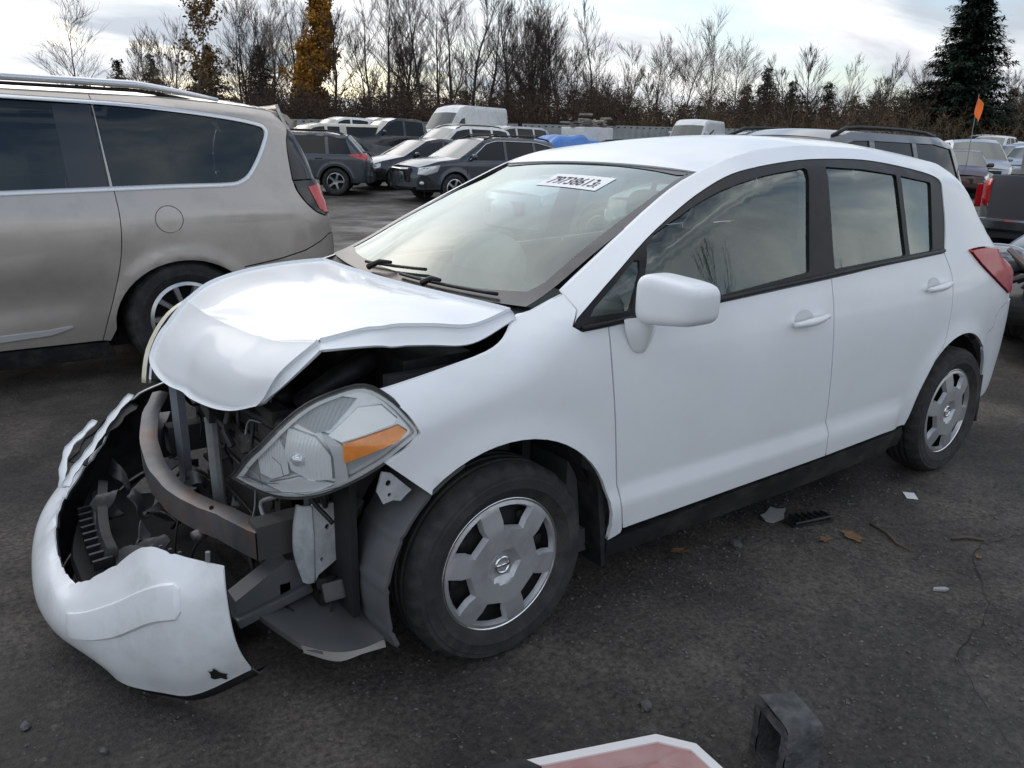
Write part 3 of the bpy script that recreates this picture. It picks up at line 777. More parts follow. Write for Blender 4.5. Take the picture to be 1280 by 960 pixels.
# interior -----------------------------------------------------------
MB().box((1.35, 0, .24), (2.5, 1.5, .08)).box((.34, 0, .55), (.06, 1.45, .62)).box((2.62, 0, .70), (.9, 1.3, .05)).build('floor_pan', INTERIOR, car)
DASH = mat('dash_plastic', (.055, .053, .05), .7, var=.12, vscale=14)
MB().prism([(.18, .86), (.24, .975), (.42, .985), (.62, .965), (.70, .90), (.72, .78), (.62, .62), (.4, .55), (.3, .6)], 'y', -.70, .70).build('dashboard', DASH, car, auto=35)
st = MB()
ring = [(.76 + .07 * math.sin(a) * .42, -.36 + .185 * math.cos(a), .86 + .185 * math.sin(a) * .9) for a in np.linspace(0, 2 * math.pi, 33)]
st.tube(ring, .016, 8, cap=False); st.box((.77, -.36, .85), (.05, .15, .12), bev=.02); st.tube([(.6, -.36, .78), (.77, -.36, .85)], .03, 8)
st.build('steering_wheel', INTERIOR, car, True)
for sy in (-.36, .36):
    s_ = MB().ellipsoid((1.25, sy, .50), (.27, .25, .10), 4, 12, 20).ellipsoid((1.58, sy, .82), (.09, .24, .33), 3.4, 14, 20, Matrix.Rotation(R(16), 3, 'Y'))
    so = s_.build('front_seat', SEAT, car, True)
    MB().ellipsoid((1.70, sy, 1.185), (.055, .13, .085), 3, 12, 18, Matrix.Rotation(R(10), 3, 'Y')).tube([(1.67, sy - .05, 1.08), (1.69, sy - .05, 1.2)], .007, 6).tube([(1.67, sy + .05, 1.08), (1.69, sy + .05, 1.2)], .007, 6).build('headrest', SEAT, so, True)
rs = MB().ellipsoid((2.15, 0, .50), (.26, .66, .11), 5, 12, 24).ellipsoid((2.46, 0, .80), (.09, .64, .32), 4, 14, 24, Matrix.Rotation(R(18), 3, 'Y')).build('rear_seat', SEAT, car, True)
for sy in (-.38, 0, .38): MB().ellipsoid((2.57, sy, 1.14), (.05, .12, .075), 3, 10, 16).build('headrest', SEAT, rs, True)
# deployed curtain and front bags, crumpled pale cloth seen through the glass
AIRBAG = mat('airbag_cloth', (.50, .50, .46), .9, var=.12, vscale=9, bump=.5, bscale=14)
MB().ellipsoid((.72, .32, .98), (.12, .20, .13), 2.4, 14, 20).build('passenger_airbag', AIRBAG, car, True)
MB().tube([(1.53, -.66, .95), (1.535, -.62, 1.2), (1.55, -.585, 1.40)], .022, 8, flat=.3).build('seat_belt', mat('belt_webbing', (.30, .28, .24), .8), car, True)
MB().ellipsoid((1.02, .02, 1.365), (.02, .11, .032), 3, 10, 16).build('rear_view_mirror', BLACK_TRIM, car, True)
obj('headliner', [(x, y, float(_ZC(x)) - .05 - .03 * abs(y) / .5) for x in np.linspace(1.02, 2.7, 10) for y in (-.52, -.25, 0, .25, .52)], gridfaces(10, 5), mat('headliner_cloth', (.35, .34, .32), .95), car)

# front end: fascia remains, beam, radiator, brackets ------------------
LINER_ = mat('cavity_plastic', (.05, .052, .055), .5, dirt=(.12, .11, .10), dirt_amt=.5)
RUST = mat('rusty_beam', (.15, .155, .165), .42, .5, var=.35, vscale=7, dirt=(.24, .115, .05), dirt_amt=.75, dscale=3.6)
beam_c = cr([(-.58, .60, .50), (-.655, .45, .455), (-.695, .28, .405), (-.700, .10, .375), (-.672, -.08, .362), (-.62, -.28, .375), (-.578, -.50, .395)], 5)
C_SEC = [(.82 * a, .82 * b) for a, b in [(-.035, -.05), (-.035, .05), (.0, .058), (.035, .05), (.035, .042), (-.003, .048), (-.025, .04), (-.025, .012), (-.008, .0), (-.025, -.012), (-.025, -.04), (-.003, -.048), (.035, -.042), (.035, -.05), (0, -.058)]]
mb = MB(); k0 = 0; n = len(C_SEC)
for i, p in enumerate(beam_c):
    t = np.array(beam_c[min(i + 1, len(beam_c) - 1)]) - np.array(beam_c[max(i - 1, 0)]); t[2] = 0; t /= np.linalg.norm(t)
    out = np.array((t[1], -t[0], 0)); out = out if out[0] > 0 else -out
    for (a, b) in C_SEC:
        q = p + out * a + np.array((0, 0, b)) + np.array((.0015 * math.sin(i * 1.3), 0, .001 * math.sin(i * 2.1)))
        mb.v.append(tuple(q))
for i in range(len(beam_c) - 1):
    for j in range(n): mb.f.append((i * n + j, i * n + (j + 1) % n, (i + 1) * n + (j + 1) % n, (i + 1) * n + j))
bo = mb.build('bumper_beam', RUST, car, auto=30)
for y_ in (.30, .16, -.05, -.30):
    MB().lathe([(0, 0), (.007, 0)], 8, (-.66, y_, .445)).build('beam_hole', DARK, bo)
MB().tube([(-.66, -.18, .315), (-.69, -.19, .31)], .02, 10).build('tow_eye', RUST, bo, True)
FIN = mat('radiator_fins', (.045, .042, .04), .6, .3, bump=.0)
def ribbed(name, base, rgb, scale, axis='Z'):
    m = mat(name, rgb, .45, .2); N = m.node_tree.nodes; L = m.node_tree.links
    t = N.new('ShaderNodeTexCoord'); w = N.new('ShaderNodeTexWave'); w.bands_direction = axis; w.inputs['Scale'].default_value = scale
    L.new(t.outputs['Object'], w.inputs['Vector']); b = N.new('ShaderNodeBump'); b.inputs['Strength'].default_value = .4; b.inputs['Distance'].default_value = .003
    L.new(w.outputs['Fac'], b.inputs['Height']); L.new(b.outputs[0], N['Principled BSDF'].inputs['Normal'])
    return m
FIN = ribbed('radiator_ribs', None, (.055, .05, .045), 34)
rad = MB().box((-.46, .02, .46), (.035, .74, .46)).build('radiator', FIN, car)
for z_ in (.705, .225): MB().box((-.468, .02, z_), (.055, .80, .045), bev=.01).build('radiator_tank', BLACK_PLASTIC, rad)
for k in range(3): MB().tube([(-.485, .36, .30 + .14 * k), (-.488, 0, .305 + .14 * k), (-.485, -.34, .30 + .14 * k)], .006, 6).build('condenser_tube', STEEL_DARK, rad, True)
GREY_BAR = mat('grey_bar', (.23, .24, .245), .5, .3, dirt=(.08, .075, .07), dirt_amt=.5, dscale=8)
MB().tube([(-.548, .045, .60), (-.552, .03, .50), (-.556, .005, .34), (-.55, 0, .22)], [.022, .02, .02, .022], 8, flat=.45).build('latch_support', GREY_BAR, car)
lt = MB().box((-.535, .055, .625), (.06, .10, .05), Matrix.Rotation(R(18), 3, 'X'), .008).box((-.53, -.02, .60), (.03, .12, .018)).tube([(-.52, -.06, .64), (-.54, -.07, .58), (-.53, -.1, .54)], .012, 8)
lt.build('bonnet_latch', STEEL_DARK, car)
BLUE_GREY = mat('support_panel', (.16, .18, .205), .45, .1, dirt=(.06, .06, .06), dirt_amt=.5)
MB().prism([(.365, .70), (.255, .70), (.245, .45), (.255, .25), (.33, .25), (.345, .45)], 'x', -.60, -.575).build('radiator_support', BLUE_GREY, car)
# upper tie bar, engine block and clutter
MB().tube([(-.45, .62, .66), (-.50, .35, .69), (-.50, 0, .675), (-.47, -.35, .68), (-.42, -.55, .72)], .028, 8, flat=.8).build('upper_tie_bar', BLACK_PLASTIC, car, True)
ENG = mat('engine_alloy', (.085, .085, .085), .5, .5, var=.4, vscale=9, dirt=(.03, .028, .026), dirt_amt=.8, dscale=6)
eng = MB().box((-.08, .08, .56), (.40, .62, .42), bev=.04).box((-.05, .05, .80), (.34, .50, .08), bev=.03).build('engine_block', ENG, car, auto=40)
MB().tube([(-.40, -.35, .72), (-.30, -.40, .80), (-.18, -.36, .83), (-.05, -.30, .82)], .035, 10).build('intake_hose', BLACK_PLASTIC, car, True)
MB().box((-.05, -.46, .78), (.24, .18, .18), bev=.02).build('battery', BLACK_PLASTIC, car, auto=40)
MB().ellipsoid((-.42, -.42, .66), (.04, .09, .07), 3, 10, 14).ellipsoid((-.40, -.18, .70), (.05, .07, .05), 3, 10, 14).build('coolant_pump', STEEL_DARK, car, True)
for k in range(9):
    y0 = -.55 + .12 * k + rnd.uniform(-.03, .03)
    P = [(-.44 + rnd.uniform(-.04, .03), y0, .70), (-.46 + rnd.uniform(-.05, .03), y0 + rnd.uniform(-.05, .05), .62), (-.47 + rnd.uniform(-.04, .02), y0 + rnd.uniform(-.07, .07), .55), (-.44, y0 + rnd.uniform(-.1, .1), .48)]
    MB().tube(cr(P, 4), rnd.uniform(.004, .010), 6).build('wiring_harness', BLACK_PLASTIC, car, True)
MB().box((.18, 0, .66), (.03, 1.36, .60)).build('firewall', DARK, car)
MB().lathe([(.10, .0), (.13, .0), (.13, .05), (.10, .05)], 24, (0, 0, 0)).build('fan_shroud', BLACK_PLASTIC, car, True, (-.41, .0, .50)).rotation_euler = (0, 0, R(90))
g_ = random.Random(17)
for k in range(26):
    y0 = g_.uniform(-.60, .40); z0 = g_.uniform(.28, .78); x0 = -.52 + .25 * max(0, -y0 - .30) + g_.uniform(-.05, .10)
    P = [(x0, y0, z0)]
    for q_ in range(4): P.append((P[-1][0] + g_.uniform(-.04, .04), P[-1][1] + g_.uniform(-.07, .07), P[-1][2] + g_.uniform(-.09, .05)))
    MB().tube(cr(P, 4), g_.uniform(.003, .009), 6).build('loose_cable', g_.choice([BLACK_PLASTIC, BLACK_PLASTIC, STEEL_DARK, GREY_BAR]), car, True)
for k in range(16):
    y0 = g_.uniform(-.62, .30); z0 = g_.uniform(.22, .70)
    MB().box((-.50 + .28 * max(0, -y0 - .30) + g_.uniform(-.03, .08), y0, z0), (g_.uniform(.02, .07), g_.uniform(.02, .09), g_.uniform(.02, .07)), Matrix.Rotation(g_.uniform(-.6, .6), 3, 'X') @ Matrix.Rotation(g_.uniform(-.6, .6), 3, 'Z'), .006).build('broken_bracket', g_.choice([BLACK_PLASTIC, STEEL_DARK, LINER_, GREY_BAR]), car)
for sgn in (-1, 1):
    MB().box((-.02, sgn * .60, .70), (.46, .03, .30)).box((-.36, sgn * .54, .52), (.22, .035, .20)).box((-.42, sgn * .47, .40), (.36, .07, .10)).build('inner_apron', mat('apron_dark', (.05, .05, .052), .6, dirt=(.10, .09, .08), dirt_amt=.5), car)  # inner walls coloured dark so the gap beside the bonnet shows black
for s_ in (-1, 1): MB().box((-.40, s_ * .53, .46), (.02, .32, .52)).build('side_baffle', DARK, car)
MB().box((-.20, 0, .20), (.50, 1.10, .04)).box((-.53, 0, .235), (.05, 1.00, .06), bev=.01).build('subframe', STEEL_DARK, car)
MB().box((1.3, 0, .20), (2.2, 1.40, .03)).build('underbody', DARK, car)

# white inner bracket, tab and wheel-arch liner on the near side
APRON = mat('apron_white', (.50, .52, .54), .45, dirt=(.10, .095, .09), dirt_amt=.6, dscale=6)
V, F = panel_data([(-.468, .512), (-.362, .505), (-.374, .43), (-.404, .337), (-.462, .30), (-.470, .285), (-.468, .36), (-.466, .42)], lambda u, v, o: np.stack([u, -.585 + .25 * (u + .42) * -.3 - o, v], 1), h=.03, flange=.012,
                  holes=[[(-.43 + .007 * math.cos(a), .44 + .009 * math.sin(a)) for a in np.linspace(0, 6.28, 9)[:-1]], [(-.395 + .006 * math.cos(a), .43 + .007 * math.sin(a)) for a in np.linspace(0, 6.28, 9)[:-1]], [(-.45 + .005 * math.cos(a), .345 + .007 * math.sin(a)) for a in np.linspace(0, 6.28, 9)[:-1]]])
ap = obj('apron_bracket', V, F, APRON, car)
G = crg([[(-.498, -.545, .51), (-.486, -.562, .508), (-.468, -.578, .512)], [(-.510, -.54, .44), (-.494, -.556, .43), (-.466, -.58, .43)], [(-.512, -.54, .36), (-.492, -.556, .355), (-.468, -.58, .35)], [(-.492, -.548, .275), (-.482, -.562, .272), (-.471, -.579, .28)]], 4, 4)
shell('apron_flange', G, APRON, ap, .006, flip=True)
V, F = panel_data([(-.353, .652), (-.368, .60), (-.352, .562), (-.325, .568), (-.305, .562), (-.292, .575), (-.275, .588), (-.33, .645)], lambda u, v, o: np.stack([u, -.775 - .15 * (u + .33) - o, v], 1), h=.02, flange=.006,
                  holes=[[(-.337 + .008 * math.cos(a), .618 + .009 * math.sin(a)) for a in np.linspace(0, 6.28, 9)[:-1]], [(-.335 + .005 * math.cos(a), .585 + .006 * math.sin(a)) for a in np.linspace(0, 6.28, 9)[:-1]]])
obj('fender_tab', V, F, APRON, car)
LINER = mat('liner_plastic', (.095, .098, .104), .55, var=.15, vscale=8, dirt=(.11, .105, .10), dirt_amt=.6, dscale=5)
Lr = []
for a, rr in ((112, .372), (124, .373), (138, .376), (152, .380), (166, .384), (180, .387), (194, .386), (202, .384)):
    cx, cz = .01 + rr * math.cos(R(a)), .298 + rr * math.sin(R(a))
    Lr.append([(cx + .005, -.60, cz - .005), (cx - .004, -.66, cz), (cx - .012, -.72, cz + .004), (cx - .006, -.78, cz), (cx + .004, -.812, cz - .004)])
G = crg(Lr, 6, 4)
for i in range(G.shape[0]):
    if i % 9 in (0,): G[i, :, 0] -= .006
shell('arch_liner', G, LINER, car, .012, flip=False)
G = crg([[(-.62, -.50, .195), (-.60, -.56, .185), (-.56, -.68, .172)], [(-.52, -.44, .195), (-.51, -.60, .170), (-.49, -.74, .158)], [(-.42, -.42, .20), (-.41, -.60, .165), (-.39, -.76, .150)], [(-.36, -.42, .215), (-.352, -.60, .18), (-.348, -.77, .168)]], 6, 6)
shell('splash_shield', G, LINER, car, .015, flip=True)
G = crg([[(-.56, -.682, .168), (-.555, -.686, .145)], [(-.49, -.742, .154), (-.487, -.747, .128)], [(-.42, -.757, .147), (-.418, -.764, .135)], [(-.36, -.772, .160), (-.358, -.778, .140)]], 6, 3)
shell('shield_hem', G, mat('torn_pale_plastic', (.28, .27, .25), .7), car, .004, flip=True)
MB().prism([(-.67, .245), (-.52, .325), (-.47, .31), (-.465, .215), (-.50, .205), (-.60, .20), (-.675, .185)], 'y', -.43, -.50).build('bumper_bracket', LINER, car)
MB().box((-.565, -.44, .205), (.22, .16, .03), Matrix.Rotation(R(-12), 3, 'Y'), .006).build('lower_bracket', LINER, car)

# headlights ---------------------------------------------------------
_HL = pchip([-.75, -.67, -.60, -.5, -.4, -.275, -.2], [.30, .485, .615, .71, .765, .807, .82])
def hl_fn(sgn, base):
    def fn(x, z, off):
        y = _HL(x) - .30 * np.maximum(0, z - .72) - .25 * np.maximum(0, .64 - z)
        n = np.stack([-.55 + 0 * x, sgn * .83 + 0 * x, 0 * x], 1)
        return np.stack([x, sgn * y, z], 1) + n * (base + off)
    return fn
HL_OUT = [(-.657, .612), (-.627, .688), (-.572, .768), (-.510, .828), (-.439, .862), (-.375, .873), (-.324, .843), (-.285, .798), (-.258, .747), (-.304, .712), (-.353, .674), (-.427, .629), (-.494, .592), (-.565, .579), (-.616, .591)]
HLS = sm(HL_OUT + [HL_OUT[0]], 3)[:-1]
REFL = mat('reflector', (.62, .63, .65), .22, .65, coat=.3, var=.12, vscale=30)
REFL_R = ribbed('ribbed_reflector', None, (.84, .85, .86), 55, 'Y')
LAMP_GREY = mat('lamp_grey', (.55, .56, .57), .4, .1)
YELLOWED = mat('yellowed_lens', (.62, .58, .44), .3, 0, .6, var=.1, vscale=12)
for sgn in (-1, 1):
    fl = sgn > 0
    hb = panel('headlight', inset(HLS, .004), hl_fn(sgn, -.028), REFL, car, h=.03, flip=fl, flange=.01)
    panel('headlight_lens', inset(HLS, .002), hl_fn(sgn, .004), GLASS_LENS if sgn < 0 else YELLOWED, hb, h=.03, flip=fl, flange=.020)
    if sgn < 0: panel('lens_seal', inset(HLS, -.002), hl_fn(sgn, -.005), BLACK_PLASTIC, hb, h=.025, flip=fl, flange=.015, holes=[inset(HLS, .006)])
    if sgn < 0:
        panel('lens_bead', inset(HLS, .007), hl_fn(sgn, -.004), LAMP_GREY, hb, h=.025, flip=fl, flange=.02, holes=[inset(HLS, .014)])
        panel('turn_signal', [(-.446, .731), (-.312, .769), (-.292, .753), (-.315, .732), (-.444, .683)], hl_fn(sgn, -.010), AMBER, hb, h=.02, flip=fl, flange=.014)
        panel('chrome_wing', [(-.475, .752), (-.40, .818), (-.345, .822), (-.312, .786), (-.32, .775), (-.448, .737)], hl_fn(sgn, -.013), mat('bright_chrome', (.88, .89, .90), .25, .2, coat=.6), hb, h=.02, flip=fl, flange=.012)
        panel('lamp_divider', [(-.488, .76), (-.470, .752), (-.446, .725), (-.436, .62), (-.464, .606), (-.468, .70)], hl_fn(sgn, -.012), LAMP_GREY, hb, h=.02, flip=fl, flange=.014)
        panel('high_beam_bowl', [(-.552, .77), (-.502, .748), (-.474, .70), (-.472, .636), (-.518, .632), (-.555, .66), (-.566, .71)], hl_fn(sgn, -.016), REFL_R, hb, h=.02, flip=fl, flange=.03)
        panel('upper_chamber', [(-.55, .79), (-.44, .846), (-.40, .838), (-.47, .765), (-.50, .757)], hl_fn(sgn, -.017), ribbed('dark_ribbed_reflector', None, (.40, .41, .43), 55, 'Y'), hb, h=.02, flip=fl, flange=.02)
        panel('chrome_skirt', [(-.60, .612), (-.54, .640), (-.47, .622), (-.445, .637), (-.50, .604), (-.566, .591)], hl_fn(sgn, -.013), MATS['bright_chrome'], hb, h=.02, flip=fl, flange=.012)
        panel('low_beam_bowl', [(-.615, .69), (-.575, .742), (-.562, .70), (-.56, .648), (-.592, .628), (-.612, .64)], hl_fn(sgn, -.018), REFL_R, hb, h=.02, flip=fl, flange=.02)
        MB().lathe([(0, -.012), (.014, -.008), (.018, .0), (.018, .02)], 16, (-.53, -.668, .69)).build('bulb', mat('bulb_glass', (.75, .77, .8), .05, .5), hb, True)
    if sgn < 0:
        for ck in ([(-.645, .625), (-.615, .632), (-.60, .622), (-.575, .628)], [(-.63, .66), (-.61, .645), (-.604, .612)], [(-.60, .598), (-.55, .604), (-.52, .598), (-.47, .618), (-.44, .628)], [(-.585, .70), (-.57, .68), (-.566, .65)]):
            cx_ = np.array([q[0] for q in ck]); cz_ = np.array([q[1] for q in ck])
            MB().tube(hl_fn(sgn, .0052)(cx_, cz_, 0), .0009, 4).build('lens_crack', mat('crack_line', (.06, .06, .06), .6), hb)
    G = np.array(hl_fn(sgn, -.03)(np.array([p[0] for p in inset(HLS, .008)]), np.array([p[1] for p in inset(HLS, .008)]), 0))
    c = G.mean(0) + np.array((.10, -sgn * .12, -.01))
    mid = G * .55 + c * .45 + np.array((.03, -sgn * .03, -.03)); low = G * .3 + c * .7 + np.array((.05, -sgn * .05, -.02))
    V = list(G) + list(mid) + list(low); n = len(HLS)
    F = [(i + k * n, (i + 1) % n + k * n, (i + 1) % n + (k + 1) * n, i + (k + 1) * n) for k in range(2) for i in range(n)] + [tuple(range(2 * n, 3 * n))]
    obj('lamp_housing', V, F if sgn < 0 else [f[::-1] for f in F], mat('housing_grey', (.07, .072, .075), .45, dirt=(.14, .13, .12), dirt_amt=.4), hb)

# hanging bumper cover -------------------------------------------------
BUMP = [
    [(-.747, -.700, .473), (-.752, -.725, .403), (-.747, -.735, .306), (-.728, -.722, .23), (-.700, -.700, .162)],
    [(-.810, -.600, .472), (-.830, -.655, .39), (-.835, -.665, .275), (-.832, -.645, .17), (-.817, -.600, .075)],
    [(-.871, -.480, .465), (-.889, -.55, .379), (-.900, -.575, .272), (-.895, -.55, .15), (-.882, -.500, .045)],
    [(-.935, -.330, .358), (-.957, -.41, .310), (-.975, -.435, .213), (-.977, -.415, .120), (-.958, -.40, .045)],
    [(-1.003, -.15, .245), (-1.032, -.22, .226), (-1.048, -.255, .170), (-1.036, -.25, .095), (-.99, -.25, .036)],
    [(-1.028, 0, .252), (-1.071, -.05, .216), (-1.089, -.07, .141), (-1.078, -.065, .07), (-1.035, -.05, .03)],
    [(-1.016, .17, .295), (-1.078, .155, .205), (-1.100, .14, .123), (-1.088, .14, .06), (-1.045, .15, .03)],
    [(-.947, .37, .325), (-1.03, .38, .257), (-1.06, .385, .16), (-1.05, .37, .09), (-1.01, .36, .04)],
    [(-.81, .56, .385), (-.90, .60, .31), (-.93, .61, .22), (-.92, .59, .14), (-.88, .56, .08)],
    [(-.669, .75, .485), (-.72, .79, .42), (-.74, .80, .32), (-.73, .79, .22), (-.70, .77, .15)],
    [(-.47, .83, .53), (-.49, .845, .46), (-.50, .85, .36), (-.495, .845, .26), (-.49, .83, .19)]]
G = crg(BUMP, 8, 8)
# torn, wavy upper edge
NR = gridnormals(G); out = NR if NR[40, 16][0] < 0 else -NR
gt = random.Random(8)
for i in range(10, 74):
    tear = max(0, gt.gauss(0, .006)) * (1.6 if i > 34 else .5)
    for j in range(3): G[i, j, 2] -= tear * (1 - j / 3)
bc = shell('front_bumper_cover', G, SCUFFED, car, .006, flip=bool(NR[40, 16][0] > 0))
Gi = G - out * .012
obj('cover_lining', Gi.reshape(-1, 3), gridfaces(G.shape[0], G.shape[1], not bool(NR[40, 16][0] > 0)), BLACK_PLASTIC, bc)
# raised rub strip on the near corner
u0, u1 = 9, 33
sub = G[u0:u1 + 1]; so_ = out[u0:u1 + 1]; rows = []
for i in range(sub.shape[0]):
    t = i / (sub.shape[0] - 1)
    a, b = float(np.interp(t, [0, .3, .65, 1], [5, 7.4, 9.2, 11.5])), float(np.interp(t, [0, .3, .65, 1], [11.8, 14.2, 16.6, 20]))
    if t < .03: a, b = a + 1.2, b - 1.2
    row = []
    for k in range(7):
        v = a + (b - a) * (0, .07, .16, .5, .84, .93, 1)[k]; j = int(v); f_ = v - j
        row.append(sub[i, j] * (1 - f_) + sub[i, j + 1] * f_ + so_[i, j] * (.008 if 0 < k < 6 and 0 < i < sub.shape[0] - 1 else .001))
    rows.append(row)
shell('rub_strip', np.array(rows), SCUFFED, bc, .004, flip=bool(NR[40, 16][0] > 0)).data.set_sharp_from_angle(angle=R(20))
# lower black lip under the cover, torn upper grille frame, absorber ribs
edge = [G[i, -1] + np.array((.0, 0, -.008)) for i in range(0, G.shape[0], 2)]
mb = MB()
for i in range(len(edge) - 1):
    pass
lipG = np.array([[p + out[min(2 * i, G.shape[0] - 1), -1] * -.01, p + np.array((.02, 0, -.014)), p + np.array((.05, 0, .0))] for i, p in enumerate(edge)])
lipG[:, :, 2] = np.maximum(lipG[:, :, 2], .008)
shell('lower_lip', lipG, BLACK_PLASTIC, bc, .006)
def strip(name, pts, w, m, parent, th=.006):
    C = cr(pts, 4); Vv = []
    for i, p in enumerate(C):
        t = C[min(i + 1, len(C) - 1)] - C[max(i - 1, 0)]; t = t / np.linalg.norm(t)
        a = np.cross(t, np.array((0.35, 0, 1.0))); a /= np.linalg.norm(a)
        wob = 1 + .25 * math.sin(i * 1.7)
        Vv.append([p - a * w * .5 * wob, p + a * w * .5 * wob])
    return shell(name, np.array(Vv), m, parent, th)
strip('grille_frame', [(-.655, .755, .50), (-.735, .66, .465), (-.80, .57, .43), (-.86, .46, .405), (-.915, .40, .375), (-.955, .35, .34)], .022, WHITE, bc)
strip('grille_frame', [(-.80, .69, .44), (-.86, .61, .42), (-.915, .52, .41), (-.95, .42, .375), (-.965, .36, .335)], .020, WHITE, bc)
strip('grille_mesh', [(-.66, .72, .475), (-.74, .64, .445), (-.83, .55, .41), (-.90, .46, .37)], .05, BLACK_PLASTIC, bc)
for k in range(9):
    y0 = .36 - .052 * k
    MB().box((-.925 + .10 * abs(y0) ** 1.5, y0, .235), (.055, .012, .03), Matrix.Rotation(R(8), 3, 'Z')).build('absorber_fin', BLACK_PLASTIC, bc)
G3 = np.array([[(-.985 + .42 * t + .30 * max(0, abs(y) - .1) ** 1.3 * (1 - t), y, .20 - .03 * math.sin(3.1 * t) - .10 * t) for t in np.linspace(0, 1, 9)] for y in np.linspace(.70, -.34, 30)])
shell('undertray', G3, DARK, bc, .02)
G3 = np.array([[(-.955 + .05 * t + .22 * max(0, abs(y) - .05) ** 1.4, y, .10 + .17 * t + .06 * y) for t in np.linspace(0, 1, 5)] for y in np.linspace(.46, -.04, 24)])
shell('lower_grille', G3, BLACK_PLASTIC, bc, .03)
MB().tube(cr([(-.855, .42, .265), (-.885, .22, .245), (-.89, .03, .205), (-.875, -.12, .18)], 5), .02, 8, flat=.6).build('grille_bar', BLACK_PLASTIC, bc, True)
# clips left on the torn edges
for k in range(6):
    p = G[10 + 1 * k + k, 0]
    MB().box(tuple(p + np.array((.012, 0, .0))), (.008, .007, .004)).build('edge_clip', BLACK_PLASTIC, bc)
MB().tube([(-.77, -.66, .475), (-.768, -.66, .50)], .006, 8).build('screw_clip', GREY_BAR, bc)
p = G[4, 27]
blot = [(math.cos(a) * .016 * (1 + .4 * math.sin(3 * a + 1)), math.sin(a) * .030 * (1 + .3 * math.sin(5 * a))) for a in np.linspace(0, 2 * math.pi, 19)[:-1]]
tv = G[5, 27] - G[3, 27]; tv /= np.linalg.norm(tv); wv = np.cross(out[4, 27], tv)
obj('paint_chip', [G[4, 27] + out[4, 27] * .003 + tv * a + wv * b for a, b in blot], [tuple(range(18))], BLACK_PLASTIC, bc, False)
# torn black plastic hanging in the open nose
gp = random.Random(31)
for k in range(16):
    cx, cy, cz = gp.uniform(-.90, -.56), gp.uniform(-.30, .50), gp.uniform(.12, .36)
    a = gp.uniform(0, 6.28); w_, l_ = gp.uniform(.02, .06), gp.uniform(.06, .18); kx = gp.uniform(-.5, .5)
    Gp = np.array([[(cx + math.cos(a) * l_ * u - math.sin(a) * w_ * v * (1 + .4 * math.sin(7 * u + k)), cy + math.sin(a) * l_ * u + math.cos(a) * w_ * v, max(.03, cz + kx * l_ * u + .03 * math.sin(3 * u + 2 * v + k))) for v in np.linspace(-.5, .5, 4)] for u in np.linspace(-.5, .5, 7)])
    shell('torn_plastic', Gp, gp.choice([BLACK_PLASTIC, BLACK_PLASTIC, LINER_]), bc, .006)
# wire hanging from the beam
MB().tube(cr([(-.67, .02, .33), (-.70, .0, .25), (-.715, -.01, .15), (-.71, -.02, .08)], 4), .004, 6).build('hanging_wire', BLACK_PLASTIC, car, True)
MB().tube(cr([(-.62, -.20, .33), (-.68, -.16, .27), (-.70, -.12, .17)], 4), .005, 6).build('hanging_wire', BLACK_PLASTIC, car, True)
# roof aerial
# ================================================================== bronze minivan parked alongside
TAUPE = mat('taupe_metallic', (.47, .425, .385), .34, .45, 1.0, var=.03, vscale=2, dirt=(.17, .155, .14), dirt_amt=.25, dscale=4)
SATIN = mat('satin_chrome', (.74, .75, .77), .25, .55)
VY = 3.76                                            # centre line of the van; its side stands at y = 2.75
_VP = pchip([-4.0, -3.85, -3.6, -3.2, -2.4, -1, 0, .5, .8, 1.0, 1.12, 1.2], [.55, .75, .90, .965, 1.0, 1.01, 1.01, .992, .965, .925, .87, .76])
_VD = pchip([.12, .2, .3, .5, .7, .9, 1.0, 1.06, 1.15, 1.4, 1.65, 1.75, 1.85], [.075, .05, .03, .012, .0, .0, .006, .020, .048, .108, .175, .215, .27])
_VZ = pchip([-4.0, -3.9, -3.6, -3.0, -2.75, -2.0, -1.6, -1.0, 0, .5, .78, .88, .97, 1.05, 1.12, 1.2], [.60, .80, .95, 1.06, 1.12, 1.56, 1.675, 1.715, 1.712, 1.69, 1.66, 1.60, 1.45, 1.25, 1.05, .80])
def van_y(x, z):
    y = _VP(x) - _VD(z)
    t = np.clip((z - (_VZ(x) - .09)) / .09, 0, 1.3); y = y - .07 * t * t
    for cx in (.085, -3.0):
        r = np.hypot((x - cx) / 1.08, z - .36)
        y = y + .014 * np.exp(-((r - .40) / .035) ** 2) * sst((z - .22) / .2)
    # sculpted lower door
    y = y - .022 * np.exp(-((z - .56 - .05 * (x + .5)) / .14) ** 2) * sst((-.30 - x) / .35) * sst((x + 2.6) / .4)
    return y
def van_fn(sgn, base=0.0):
    def fn(x, z, off): return np.stack([x, sgn * (van_y(x, z) + base + off), z], 1)
    return fn
van = tag(empty('minivan', (0, VY, 0)), 'taupe metallic minivan with tinted windows and chrome trim parked beside the white hatchback', 'minivan')
def varch(cx, a0, a1, n=20): return [(cx + .435 * math.cos(R(a0 + (a1 - a0) * i / n)), .345 + .385 * math.sin(R(a0 + (a1 - a0) * i / n))) for i in range(n + 1)]
SLD = [(-.309, 1.70), (-.288, 1.42), (-.268, 1.17), (-.260, 1.0), (-.275, .8), (-.325, .6), (-.39, .40), (-.43, .27)]
QWIN = sm([(-.262, 1.185), (-.275, 1.4), (-.292, 1.632)], 3) + sm([(-.285, 1.637), (.1, 1.617), (.45, 1.583), (.64, 1.548), (.682, 1.53), (.685, 1.495)], 3) + sm([(.685, 1.49), (.62, 1.37), (.55, 1.27), (.49, 1.222), (.41, 1.202), (.2, 1.196), (-.255, 1.183)], 3)[:-1]
SWIN = [(-1.28, 1.150), (-1.30, 1.655), (-1.29, 1.66), (-.335, 1.640), (-.322, 1.632), (-.298, 1.19), (-.31, 1.18)]
